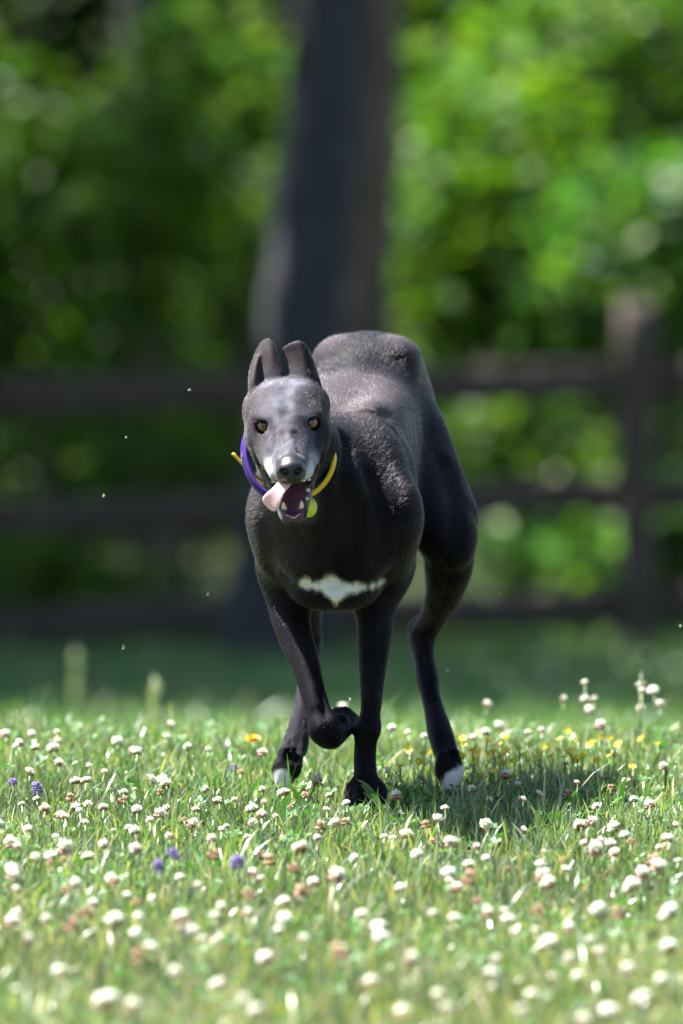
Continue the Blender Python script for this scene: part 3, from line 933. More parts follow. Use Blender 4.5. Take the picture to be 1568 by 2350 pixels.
# ---- ears: sheets shaped over a grid of points, raised and blown back
def ear(rows, n=30, m=54, th=.0024):
    """rows: list of cross rows (list of head-frame points) base -> tip, splined both ways"""
    R = np.array(rows, float)                                       # (rows, cols, 3)
    tr, tc = np.linspace(0, 1, R.shape[0]), np.linspace(0, 1, R.shape[1])
    def cr(t, ts, A):                                               # Catmull-Rom along axis 0
        s = np.clip(np.searchsorted(ts, t) - 1, 0, len(ts) - 2)
        u = ((t - ts[s]) / (ts[s + 1] - ts[s]))[:, None, None]
        g = lambda i: A[np.clip(i, 0, len(ts) - 1)]
        p0, p1, p2, p3 = g(s - 1), g(s), g(s + 1), g(s + 2)
        return .5 * (2 * p1 + (p2 - p0) * u + (2 * p0 - 5 * p1 + 4 * p2 - p3) * u ** 2 + (3 * p1 - p0 - 3 * p2 + p3) * u ** 3)
    A = cr(np.linspace(0, 1, m), tr, R)
    A = cr(np.linspace(0, 1, n), tc, A.transpose(1, 0, 2)).transpose(1, 0, 2)
    L = A.reshape(-1, 3)
    D.sheet(HO + L @ HM.T, th, .004)


def E(px, py, u):
    """photo position -> head-frame point lying at head depth u"""
    # the depth y for which the head-frame u comes out right
    y = -0.30
    for _ in range(6):
        q = (P(px, py, y) - HO) @ HM
        y += (q[0] - u) * 0.9
    return (P(px, py, y) - HO) @ HM


# photo-left ear: pointed, hollow towards the camera, outer edge folded forward
ear([[E(580, 925, -.060), E(590, 915, -.060), E(606, 908, -.060), E(624, 900, -.062), E(636, 896, -.064)],
     [E(573, 888, -.080), E(584, 874, -.079), E(602, 872, -.077), E(626, 866, -.075), E(641, 866, -.075)],
     [E(575, 852, -.100), E(588, 842, -.099), E(602, 840, -.096), E(624, 834, -.092), E(641, 838, -.093)],
     [E(585, 818, -.116), E(594, 812, -.115), E(605, 808, -.112), E(622, 806, -.108), E(634, 812, -.109)],
     [E(599, 790, -.127), E(605, 787, -.127), E(612, 784, -.125), E(620, 785, -.123), E(626, 790, -.122)],
     [E(608, 783, -.128), E(611, 781, -.128), E(614, 780, -.127), E(617, 781, -.127), E(620, 783, -.126)]])
# a narrow fold along that ear's outer edge
ear([[E(580, 924, -.046), E(590, 916, -.046), E(598, 912, -.058)], [E(573, 886, -.066), E(584, 876, -.062), E(594, 874, -.077)],
     [E(576, 852, -.086), E(587, 845, -.083), E(594, 844, -.097)], [E(587, 820, -.110), E(594, 817, -.107), E(598, 814, -.115)]], 16, 44, .0021)
# photo-right ear: broad, tip folded flat, outer edge curling away
ear([[E(674, 896, -.066), E(688, 900, -.063), E(704, 904, -.060), E(722, 912, -.060), E(740, 922, -.062)],
     [E(669, 864, -.084), E(682, 864, -.080), E(702, 868, -.074), E(719, 874, -.074), E(736, 888, -.080)],
     [E(666, 836, -.102), E(680, 836, -.097), E(700, 836, -.091), E(715, 846, -.092), E(728, 860, -.099)],
     [E(658, 814, -.116), E(674, 810, -.112), E(693, 808, -.106), E(708, 817, -.106), E(718, 832, -.112)],
     [E(654, 803, -.122), E(669, 796, -.119), E(688, 791, -.115), E(702, 799, -.115), E(710, 812, -.118)],
     [E(653, 800, -.124), E(668, 791, -.122), E(686, 786, -.119), E(697, 791, -.119), E(706, 804, -.120)],
     [E(654, 802, -.128), E(669, 794, -.127), E(685, 789, -.125), E(694, 793, -.124), E(703, 806, -.123)]])
# fur ruff behind the ears
D.ell(H(-.060, -.052, .004), (.014, .008, .016), .010, 'add', HM)
D.ell(H(-.060, .052, .010), (.014, .008, .014), .010, 'add', HM)

# low-frequency unevenness so the skin is not mathematically smooth
DV, DQ = surface_nets(GX, GY, GZ, D.F)
hd = np.linalg.norm(DV - HO, axis=1)
DV = smooth_mesh(DV, DQ, 3, np.where(hd < 0.2, 0.22, 0.5))
# keep only the main piece
par = np.arange(len(DV))
for _ in range(200):
    m = par.copy()
    for a, b in ((0, 1), (1, 2), (2, 3), (3, 0)):
        np.minimum.at(m, DQ[:, a], par[DQ[:, b]]); np.minimum.at(m, DQ[:, b], par[DQ[:, a]])
    m = m[m]; m = m[m]
    if (m == par).all(): break
    par = m
lab, cn = np.unique(par, return_counts=True)
keep = par == lab[cn.argmax()]
remap = np.cumsum(keep) - 1
DQ = remap[DQ[keep[DQ].all(1)]]; DV = DV[keep]
del D
# normals
nrm = np.zeros_like(DV)
fn_ = np.cross(DV[DQ[:, 2]] - DV[DQ[:, 0]], DV[DQ[:, 3]] - DV[DQ[:, 1]])
for i in range(4): np.add.at(nrm, DQ[:, i], fn_)
nrm /= np.linalg.norm(nrm, axis=1)[:, None] + 1e-20


def vnoise(p, scale, seed=0):
    """smooth value noise on points"""
    r = np.random.RandomState(seed); T = r.rand(32, 32, 32).astype(np.float32)
    q = np.asarray(p) * scale + 100; i = np.floor(q).astype(int); f = q - i; f = f * f * (3 - 2 * f)
    o = 0
    for a in (0, 1):
        for b in (0, 1):
            for c in (0, 1):
                w = (f[:, 0] if a else 1 - f[:, 0]) * (f[:, 1] if b else 1 - f[:, 1]) * (f[:, 2] if c else 1 - f[:, 2])
                o = o + w * T[(i[:, 0] + a) % 32, (i[:, 1] + b) % 32, (i[:, 2] + c) % 32]
    return o


def coat(p, n, rnd=None):
    """coat colour at points: near-black, brown cast and greying face (both lifted as painted sunlight), white breast mark and toes; also a bare-skin mask"""
    N = len(p)
    px, py = to_px(p)
    n1, n2, n3 = vnoise(p, 14, 1), vnoise(p, 45, 2), vnoise(p, 130, 3)
    dark, brown = np.array((.0030, .0031, .0052)), np.array((.078, .062, .066))
    w = np.clip(.25 + .6 * (n1 - .4) + .25 * (n2 - .5), 0, 1)
    # brown cast on rump and shoulders, raised in place of sunlit sheen; darker saddle
    rump = smoothstep(.34, .46, p[:, 1]) * smoothstep(.50, .60, p[:, 2]) * smoothstep(.012, .035, np.abs(p[:, 0] - .036) + .02 * (n2 - .5))
    sho = smoothstep(.30, .20, p[:, 1]) * smoothstep(-.02, .08, p[:, 1]) * smoothstep(.47, .54, p[:, 2])
    chest = smoothstep(.08, -.04, p[:, 1]) * smoothstep(.30, .38, p[:, 2]) * smoothstep(-.03, -.10, p[:, 0]) * .4  # sunlit left of the chest painted browner
    w = np.clip(w * .30 + .85 * rump + .55 * sho + chest, 0, 1)
    leg_ = smoothstep(.24, .15, p[:, 2]); w = w * (1 - .6 * leg_)
    c = dark + (brown - dark) * w[:, None]
    L = (p - HO) @ HM
    hm = smoothstep(.21, .17, np.linalg.norm(p - HO, axis=1)) * smoothstep(-.09, -.05, L[:, 0])
    # greying face, made paler to stand in for sunlight
    grey = np.array((.120, .124, .158))
    g = hm * np.clip(.50 + 1.1 * (n2 - .5) + .6 * (n3 - .5), 0, 1)
    g *= 1 - .75 * smoothstep(.020, .012, np.linalg.norm((L - (-.004, -.036, -.010)) * (.6, 1, .9), axis=1)) * 0
    g *= smoothstep(.046, .024, np.abs(L[:, 1]) + .012 * (n2 - .5)) * .9 + .1
    for e in EYE:                                                   # dark fur beside and below each eye, brown temples
        s_ = 1 if e[1] > 0 else -1
        g *= 1 - .8 * smoothstep(.026, .010, np.linalg.norm((L - (.012, s_ * .036, -.012)) * (.6, 1, 1), axis=1) + .010 * (n2 - .5))
        g *= 1 - .6 * smoothstep(.022, .010, np.linalg.norm((L - (-.02, s_ * .024, .034)) * (.5, 1, .6), axis=1) + .010 * (n2 - .5))
    g *= 1 - .5 * smoothstep(.50, .62, vnoise(p, 75, 21)) * (L[:, 0] > .02)
    c = c + (grey - c) * g[:, None]
    # white muzzle sides
    mz = smoothstep(.045, .075, L[:, 0]) * smoothstep(.004, -.010, L[:, 2]) * smoothstep(.006, .013, np.abs(L[:, 1])) * smoothstep(-.06, -.045, L[:, 2])
    c = c + (np.array((.50, .50, .52)) - c) * (mz * np.clip(.6 + 1.2 * (n2 - .5), 0, 1))[:, None]
    # the lower jaw: pale chin rim
    q = (p - H(*JO)) @ JM
    jaw = smoothstep(.06, .10, q[:, 0]) * smoothstep(.004, -.004, q[:, 2]) * (hm > .3)
    c = c + (np.array((.30, .30, .31)) - c) * (jaw * smoothstep(.3, .6, n2) * .6)[:, None]
    # white breast mark
    top = np.interp(px, [684, 700, 732, 746, 756, 780, 810, 842, 866, 884], [1336, 1326, 1334, 1320, 1318, 1330, 1340, 1342, 1334, 1326])
    bot = np.interp(px, [684, 702, 735, 758, 772, 800, 832, 862, 884], [1340, 1350, 1357, 1376, 1386, 1364, 1353, 1350, 1338])
    jit = (n3 - .5) * 6 + (n2 - .5) * 5 + 9 * (vnoise(np.stack([px * .11, py * .012, px * 0], -1), 1.0, 31) - .5)
    br = smoothstep(-9, 9, py - top + jit) * smoothstep(-9, 9, bot - py + jit) * smoothstep(.05, .0, p[:, 1]) * (p[:, 1] > -.15) * smoothstep(680, 692, px) * smoothstep(890, 876, px)
    if rnd is not None: br = (br > rnd) * 1.0                         # mixed hairs along the mark's edge
    c = c + (np.array((.72, .70, .66)) - c) * br[:, None]
    # white toes behind
    for tx, ty, yy in ((1039, 1800, .12), (648, 1798, .11)):
        t = P(tx, ty, yy)
        d = np.linalg.norm((p - t) * (1.0, .8, .8), axis=1) + (n2 - .5) * .03 + (n3 - .5) * .008
        c = c + (np.array((.62, .60, .58)) - c) * smoothstep(.021, .015, d)[:, None]
    # bare skin: nose leather, mouth lining, eye rims, inner ears
    bare = np.zeros(N)
    nose = smoothstep(.026, .0215, np.linalg.norm((L - (.119, 0, -.001)) * (1.15, 1, 1.12), axis=1)) * smoothstep(.1035, .1065, L[:, 0] + .25 * L[:, 2])
    c = c + (np.array((.016, .015, .017)) - c) * nose[:, None]
    for s_ in (-1, 1):
        nd = np.linalg.norm((L - (.124, s_ * .0098, .0015)) * (.8, 1, 1.2), axis=1)
        c = c * (1 - .93 * smoothstep(.0085, .0065, nd))[:, None]  # nostril pits blackened to paint in their deep shade
    bare = np.maximum(bare, nose)
    inside = (hm > .2) & (L[:, 0] > -.02) & ((L[:, 0] < .104) | (L[:, 2] < -.03)) & (np.abs(L[:, 1]) < .030) & (
        ((n @ HW < -.15) & (L[:, 2] < -.012) & (q[:, 2] > .005) & (np.abs(L[:, 1]) < .030 - .16 * np.maximum(L[:, 0], 0))) | ((n @ JW > .25) & (q[:, 2] > -.016) & (q[:, 2] < .02) & (L[:, 2] < -.022) & (np.abs(L[:, 1]) < .028 - .10 * np.maximum(q[:, 0], 0))) | ((np.abs(L[:, 1]) < .024) & (L[:, 0] < .05) & (L[:, 2] < -.024) & (q[:, 2] > -.010) & (n @ HU > -.2)))
    mo = inside.astype(float)
    c = c + (np.array((.085, .030, .052)) - c) * mo[:, None]
    bare = np.maximum(bare, mo)
    lip = np.zeros(N)
    for s_ in (-1, 1):
        a, b, c3 = H(.050, s_ * .034, -.022), H(.034, s_ * .0365, -.040), J(.085, s_ * .0260, .003)
        for p0, p1 in ((a, b), (b, c3)):
            t = np.clip(((p - p0) @ (p1 - p0)) / ((p1 - p0) @ (p1 - p0)), 0, 1)
            lip = np.maximum(lip, smoothstep(.0085, .0065, np.linalg.norm(p - p0 - t[:, None] * (p1 - p0), axis=1)))
    c = c + (np.array((.032, .016, .026)) - c) * lip[:, None]
    bare = np.maximum(bare, lip)
    for e in EYE:
        d = np.linalg.norm(L - np.array(e), axis=1)
        c = c * (1 - .55 * smoothstep(.024, .016, d + .006 * (n2 - .5)))[:, None]
        rim = smoothstep(.0166, .0154, d) * (L[:, 0] > e[0] + .002)
        c = c + (np.array((.012, .010, .011)) - c) * rim[:, None]
        bare = np.maximum(bare, rim)
    return c, bare


dcol, dbare = coat(DV, nrm)
dm = Mat('dog coat')
at = dm.node('ShaderNodeAttribute', _attribute_name='coat')
ab = dm.node('ShaderNodeAttribute', _attribute_name='bare')
dm.link(at.outputs['Color'], dm.bsdf.inputs['Base Color'])
rr = dm.node('ShaderNodeMapRange'); rr.inputs['To Min'].default_value = 0.62; rr.inputs['To Max'].default_value = 0.42
dm.link(ab.outputs['Fac'], rr.inputs['Value']); dm.link(rr.outputs[0], dm.bsdf.inputs['Roughness'])
sr = dm.node('ShaderNodeMapRange'); sr.inputs['To Min'].default_value = 0.06; sr.inputs['To Max'].default_value = 0.5
dm.link(ab.outputs['Fac'], sr.inputs['Value']); dm.link(sr.outputs[0], dm.bsdf.inputs['Specular IOR Level'])
nz = dm.noise(420, 3, .6)
dm.bump(nz.outputs[0], 0.35, 0.0012)
dog = empty('dog', (float(P(846, 1850, 0)[0]), 0, 0))
tag(dog, 'lean black greyhound running towards the camera with open mouth and white breast mark', 'dog')
DLOC = np.array(dog.location)
body = link_mesh('body', mesh_np('dog_body', DV - DLOC, DQ, True, {'coat': dcol, 'bare': dbare}), dm.m, dog)

# ---- eyes
em = Mat('dog eye')
tc = em.node('ShaderNodeTexCoord'); sx = em.node('ShaderNodeSeparateXYZ')
em.link(tc.outputs['Object'], sx.inputs[0])
rp = em.ramp(sx.outputs['Z'], [(0.0, (.012, .008, .007)), (0.52, (.010, .006, .005)), (0.62, (.14, .055, .012)), (0.86, (.24, .095, .020)), (0.91, (.004, .004, .004))])
mr = em.node('ShaderNodeMapRange'); mr.inputs['From Min'].default_value = 0; mr.inputs['From Max'].default_value = EYER
em.link(sx.outputs['Z'], mr.inputs['Value']); em.link(mr.outputs[0], rp.inputs[0])
em.link(rp.outputs[0], em.bsdf.inputs['Base Color'])
em.set(Roughness=0.12, Coat_Weight=1.0, Coat_Roughness=0.02)
bm = bmesh.new(); bmesh.ops.create_uvsphere(bm, u_segments=32, v_segments=24, radius=EYER)
eye_me = bpy.data.meshes.new('dog_eye'); bm.to_mesh(eye_me); bm.free()
eye_me.polygons.foreach_set('use_smooth', np.ones(len(eye_me.polygons), bool))
for e in EYE:
    o = link_mesh('eye', eye_me, em.m, dog)
    s_ = 1 if e[1] > 0 else -1
    look = Vector(HM @ np.array((.80, s_ * .05, .60)))
    o.location = Vector(H(*e) + HU * .0022 + HV * s_ * .0022 + HW * .0008 - DLOC)
    o.rotation_euler = look.to_track_quat('Z', 'Y').to_euler()

# ---- tongue, lolling out at the photo's left
tm = Mat('tongue'); tm.set(Roughness=0.33, Subsurface_Weight=0.25, Subsurface_Scale=0.004)
nz = tm.noise(900, 2); tr_ = tm.ramp(nz.outputs[0], [(.3, (.78, .42, .42)), (.7, (.84, .55, .54))])
tm.link(tr_.outputs[0], tm.bsdf.inputs['Base Color']); tm.bump(nz.outputs[0], .3, .0006)
tp = [J(.020, 0, .004), J(.055, -.004, .010), J(.082, -.016, .017), P(660, 1104, -.388), P(644, 1120, -.397), P(632, 1138, -.400), P(622, 1154, -.398), P(615, 1166, -.394)]
tp = np.array(tp)
tt = np.linspace(0, 1, len(tp)); t2 = 1 - (1 - np.linspace(0, 1, 34)) ** 1.5
tp2 = np.stack([np.interp(t2, tt, tp[:, i]) for i in range(3)], -1)
for _ in range(3): tp2[1:-1] = .5 * tp2[1:-1] + .25 * (tp2[:-2] + tp2[2:])
rad = np.interp(t2, [0, .3, .45, .58, .68, .78, .86, .92, .96, .985, 1], [.014, .013, .0095, .0085, .0105, .0132, .0140, .0132, .0108, .0072, .001])
TV, TF = [], []
n = 18
side0 = HV
tan = np.gradient(tp2, axis=0); tan /= np.linalg.norm(tan, axis=1)[:, None]
for i in range(len(tp2)):
    face = np.array((-.25, -1.0, .35)) * smoothstep(.3, .6, t2[i]) + JW * (1 - smoothstep(.3, .6, t2[i]))
    s = np.cross(tan[i], face); s /= np.linalg.norm(s); f = np.cross(s, tan[i]); f /= np.linalg.norm(f)
    for j in range(n):
        a = 2 * np.pi * j / n
        x, z = math.cos(a), math.sin(a)
        z = z * .24 - .10 * (1 - x * x) * (z > 0) + .10 * x * x
        TV.append(tp2[i] + rad[i] * (x * s + z * f))
for i in range(len(tp2) - 1):
    for j in range(n): TF.append((i * n + j, i * n + (j + 1) % n, (i + 1) * n + (j + 1) % n, (i + 1) * n + j))
link_mesh('tongue', mesh_np('tongue', np.array(TV) - DLOC, [np.array(TF)]), tm.m, dog)

# ---- teeth
tem = simple_mat('tooth', (.66, .62, .48), .25, 300, .12)
def tooth(base, tip, r, flat=.75):
    pth = [np.array(base) + (np.array(tip) - base) * t + (np.array((0, .0, 0))) for t in (0, .35, .7, .92, 1)]
    v, f = loft(np.array(pth), np.array([r, r * .95, r * .66, r * .3, r * .05]), 8, True, np.full(5, flat), HU)
    o = link_mesh('tooth', mesh_np('tooth', v - DLOC, f), tem, dog)
for s_ in (-1, 1):
    tooth(J(.120, s_ * .0118, -.001), J(.120, s_ * .0130, .005) + HW * .0105, .0038)               # lower canine
    for i in range(3):
        tooth(J(.129 + .002 * (2 - i), s_ * (.0018 + i * .0032), .000), J(.1315 + .002 * (2 - i), s_ * (.0018 + i * .0033), .0062), .0018)
    for i, (u, r, h) in enumerate(((.106, .0028, .006), (.093, .0033, .008), (.078, .0040, .009), (.062, .0044, .0105))):
        tooth(J(u, s_ * (.0165 + .0007 * (130 - u * 1000) * .25), .002), J(u, s_ * (.0165 + .0007 * (130 - u * 1000) * .25), .002 + h), r)
    tooth(H(.098, s_ * .0165, -.020), H(.099, s_ * .0175, -.030), .0036)              # upper canine
    for i, (u, r, h) in enumerate(((.083, .0030, .007), (.070, .0038, .009), (.055, .0048, .011), (.040, .0052, .011))):
        tooth(H(u, s_ * (.0195 + .0085 * i / 3), -.023), H(u, s_ * (.0200 + .0085 * i / 3), -.023 - h), r)
# ---- claws of the hind toes
cm = simple_mat('claw', (.10, .085, .075), .35, 200, .3)
for bx, by, byy, td in ((1030, 1750, .135, (.10, -.38, -.92)), (664, 1746, .125, (-.28, -.38, -.86))):
    b = P(bx, by, byy)
    for dx, f in ((-1.5, .55), (-.5, 1.0), (.5, 1.0), (1.5, .55)):
        a2 = b + np.array((dx * .0068 + dx * .002, .004, -.004)) + np.array(td) * .032 * f
        d = np.array(td)
        v, fl = loft(np.array([a2 + d * .003, a2 + d * .008, a2 + d * .012 + (0, .001, -.0005), a2 + d * .015 + (0, .003, -.001)]), np.array([.0032, .0030, .0020, .0004]), 7)
        link_mesh('claw', mesh_np('claw', v - DLOC, fl), cm, dog)

# ---- short coat: fine lying hairs over the skin
def flow(p, n):
    d = np.tile(np.array((.06, 1.0, -.28)), (len(p), 1))
    lw = smoothstep(.30, .24, p[:, 2])[:, None]
    d = d * (1 - lw) + np.array((0, .15, -1.0)) * lw
    L = (p - HO) @ HM
    hw = (smoothstep(.20, .16, np.linalg.norm(p - HO, axis=1)) * smoothstep(-.10, -.05, L[:, 0]))[:, None]
    hdir = -HU * .9 + HW * .25
    side = np.tanh(L[:, 1] / .025)[:, None] * HV
    d = d * (1 - hw) + (hdir + .35 * side) * hw
    er = (smoothstep(.052, .06, L[:, 2]) * (hd_(p) < .2))[:, None]
    d = d * (1 - er) + (HW * .9 - HU * .6) * er
    d = d - (d * n).sum(1)[:, None] * n
    return d / (np.linalg.norm(d, axis=1)[:, None] + 1e-9)


def hd_(p): return np.linalg.norm(p - HO, axis=1)


rng = np.random.RandomState(5)
tri = np.concatenate([DQ[:, [0, 1, 2]], DQ[:, [0, 2, 3]]])
ta = .5 * np.linalg.norm(np.cross(DV[tri[:, 1]] - DV[tri[:, 0]], DV[tri[:, 2]] - DV[tri[:, 0]]), axis=1)
tcent = DV[tri].mean(1)
tw = ta * np.where(hd_(tcent) < .17, 2.6, 1.0) * np.where(tcent[:, 1] > .5, .5, 1.0)
NF = 420000
ti = rng.choice(len(tri), NF, p=tw / tw.sum())
b = rng.rand(NF, 2); m = b.sum(1) > 1; b[m] = 1 - b[m]
w3 = np.stack([1 - b.sum(1), b[:, 0], b[:, 1]], -1)
fp = (DV[tri[ti]] * w3[:, :, None]).sum(1)
fnn = (nrm[tri[ti]] * w3[:, :, None]).sum(1); fnn /= np.linalg.norm(fnn, axis=1)[:, None]
fc = coat(fp, fnn, rng.rand(NF))[0]
fb = (dbare[tri[ti]] * w3).sum(1)
ok = fb < .35
fp, fnn, fc = fp[ok], fnn[ok], fc[ok]
NF = len(fp)
fd = flow(fp, fnn) + .16 * rng.randn(NF, 3) + .25 * (np.stack([vnoise(fp, 26, 11 + i) for i in range(3)], -1) - .5)
fl = np.where(hd_(fp) < .17, .0032, np.where(fp[:, 2] < .26, .0040, .0060)) * rng.uniform(.6, 1.25, NF)
fl *= 1 + .5 * smoothstep(.3, .0, fp[:, 1]) * smoothstep(.30, .36, fp[:, 2]) * (hd_(fp) > .2) * rng.rand(NF)
lift = rng.uniform(.06, .24, NF)[:, None]
d1 = fd + fnn * lift * 1.5; d1 /= np.linalg.norm(d1, axis=1)[:, None]
d2 = fd + fnn * lift * .55; d2 /= np.linalg.norm(d2, axis=1)[:, None]
p0 = fp - fnn * .0006
p1 = p0 + d1 * (fl * .45)[:, None]
p2 = p1 + d2 * (fl * .55)[:, None]
pts = np.stack([p0, p1, p2], 1) - DLOC
cu = bpy.data.hair_curves.new('dog_fur')
cu.add_curves([3] * NF)
cu.points.foreach_set('position', pts.astype(np.float32).ravel())
ra = cu.attributes.get('radius') or cu.attributes.new('radius', 'FLOAT', 'POINT')
ra.data.foreach_set('value', np.tile(np.array((.00016, .00014, .00004), np.float32), NF))
fa = cu.attributes.new('coat', 'FLOAT_COLOR', 'CURVE')
cc = np.ones((NF, 4), np.float32); cc[:, :3] = fc * rng.uniform(.55, 1.6, NF)[:, None]
wh = (hd_(fp) < .16) & (rng.rand(NF) < .08)                                            # scattered white hairs of an older face
cc[wh, :3] = (.24, .24, .27)
wh = (fp[:, 2] > .53) & (rng.rand(NF) < .025); cc[wh, :3] = (.30, .29, .31)
fa.data.foreach_set('color', np.minimum(cc, .85).ravel())
fm = Mat('dog fur'); fm.n.remove(fm.bsdf)
hb = fm.node('ShaderNodeBsdfHairPrincipled'); hb.parametrization = 'COLOR'
hb.inputs['IOR'].default_value = 1.30; hb.inputs['Roughness'].default_value = .24; hb.inputs['Radial Roughness'].default_value = .45
fat = fm.node('ShaderNodeAttribute', _attribute_name='coat')
fm.link(fat.outputs['Color'], hb.inputs['Color']); fm.link(hb.outputs[0], fm.out.inputs['Surface'])
cu.materials.append(fm.m)
fur = bpy.data.objects.new('fur', cu); COL.objects.link(fur); fur.parent = dog

# ------------------------------------------------------------------ the collar round the dog's neck
def ring(th, r=1.0, dy=0.0):
    return P(664 + 103 * r * math.cos(th), 1042 - 105 * r * math.sin(th), -.185 + .035 * math.sin(th) + dy)
def strap(a0, a1, hw, ht, n=30, r=1.0, dy=0, wob=0.0):
    """flat webbing following the neck ring: hw half thickness, ht half depth"""
    th = np.radians(np.linspace(a0, a1, n))
    pth = np.array([ring(t, r + wob * math.sin(5 * t), dy) for t in th])
    cen = ring(0) * 0 + (ring(0) + ring(math.pi)) / 2
    V, F = [], []
    for i, p in enumerate(pth):
        rad = p - cen; rad[1] = 0; rad /= np.linalg.norm(rad)
        dep = np.array((0, 1.0, 0)) + .25 * rad; dep /= np.linalg.norm(dep)
        for a, c in ((-1, -.8), (-.8, -1), (.8, -1), (1, -.8), (1, .8), (.8, 1), (-.8, 1), (-1, .8)):
            V.append(p + rad * a * hw + dep * c * ht)
    n8 = 8
    for i in range(n - 1):
        for j in range(n8): F.append((i * n8 + j, i * n8 + (j + 1) % n8, (i + 1) * n8 + (j + 1) % n8, (i + 1) * n8 + j))
    F.append  # ends are hidden under the neighbouring pieces
    return np.array(V), [np.array(F), np.array([(0, 1, 2, 3, 4, 5, 6, 7)[::-1], tuple((n - 1) * 8 + k for k in range(8))])]
ymat = simple_mat('yellow webbing', (.78, .50, .015), .45, 900, .18)
pm = Mat('purple satin'); pm.set(Roughness=.6, Specular_IOR_Level=.2)
wv = pm.node('ShaderNodeTexWave', Scale=160, Distortion=1.5); wv.bands_direction = 'DIAGONAL'
tcc = pm.node('ShaderNodeTexCoord'); pm.link(tcc.outputs['Object'], wv.inputs['Vector'])
pr = pm.ramp(wv.outputs[0], [(.35, (.022, .003, .10)), (.75, (.055, .012, .21))]); pm.link(pr.outputs[0], pm.bsdf.inputs['Base Color'])
mm = simple_mat('buckle metal', (.62, .62, .60), .22, 200, .1, Metallic=1.0)
gm = simple_mat('green thread', (.16, .28, .10), .5, 200, .2)
tgm = simple_mat('yellow tag', (.62, .70, .06), .35, 200, .1)
CL = ring(-math.pi / 2)
collar = empty('dog_collar', CL); tag(collar, 'purple and yellow collar with dangling tag round the running greyhound\'s neck', 'collar')
def cpart(name, vf, mat): return link_mesh(name, mesh_np(name, vf[0] - CL, vf[1]), mat, collar)
cpart('yellow_webbing', strap(62, -92, .0027, .0058, 40, 1.01), ymat)
cpart('purple_band', strap(138, 268, .0034, .0120, 40, 1.0, 0, .012), pm.m)
cpart('nape_band', strap(64, 136, .0020, .0120, 20), pm.m)
# loose yellow strap end poking out at the photo's left
a, b2 = P(534, 1040, -.185), P(618, 1118, -.178)
t_ = np.linspace(0, 1, 14); pth = a + (b2 - a) * t_[:, None]; pth[:, 2] -= .0025 * np.sin(t_ * np.pi)
cpart('strap_end', loft(pth, np.full(14, .0031), 8, True, np.full(14, .7)), ymat)
# buckle: an oval wire ring
def wire_ring(c, rx, rz, r, tilt):
    t = np.linspace(0, 2 * np.pi, 25); ct, s_t = math.cos(tilt), math.sin(tilt)
    pth = np.array([c + np.array(((rx * math.cos(q)) * ct - rz * math.sin(q) * s_t, .004 * math.sin(q), (rx * math.cos(q)) * s_t + rz * math.sin(q) * ct)) for q in t])
    return loft(pth, np.full(25, r), 7, False, None, (0, 1, 0))
cpart('buckle', wire_ring(P(565, 1042, -.186), .0045, .0125, .0016, -.35), mm)
cpart('keeper', wire_ring(P(611, 1108, -.186), .0022, .0085, .0013, .05), gm)
# round tag
c = P(708, 1164, -.20)
q = np.linspace(0, 2 * np.pi, 24, endpoint=False)
fr = np.stack([.0125 * np.cos(q), np.full(24, -.0009), .0145 * np.sin(q)], -1); bk = fr + (0, .0018, 0)
V = np.concatenate([fr, bk]) + c
F = [np.array([tuple(range(24)), tuple(range(47, 23, -1))]), np.array([(i, 24 + i, 24 + (i + 1) % 24, (i + 1) % 24) for i in range(24)])]
me = mesh_np('tag', V - CL, F, False); tg = link_mesh('tag', me, tgm, collar)
v_, f_ = wire_ring(c + (0, 0, .018), .004, .005, .0008, 0)
link_mesh('tag_ring', mesh_np('tag_ring', v_ - CL, f_), mm, tg)
# ------------------------------------------------------------------ clover blossoms and other lawn flowers, one object each
fm_ = leaf_mat('petal', trans=.22, rough=.6, spec=.25)
stm = leaf_mat('flower stem', trans=.1, rough=.5)
rng = np.random.RandomState(9)


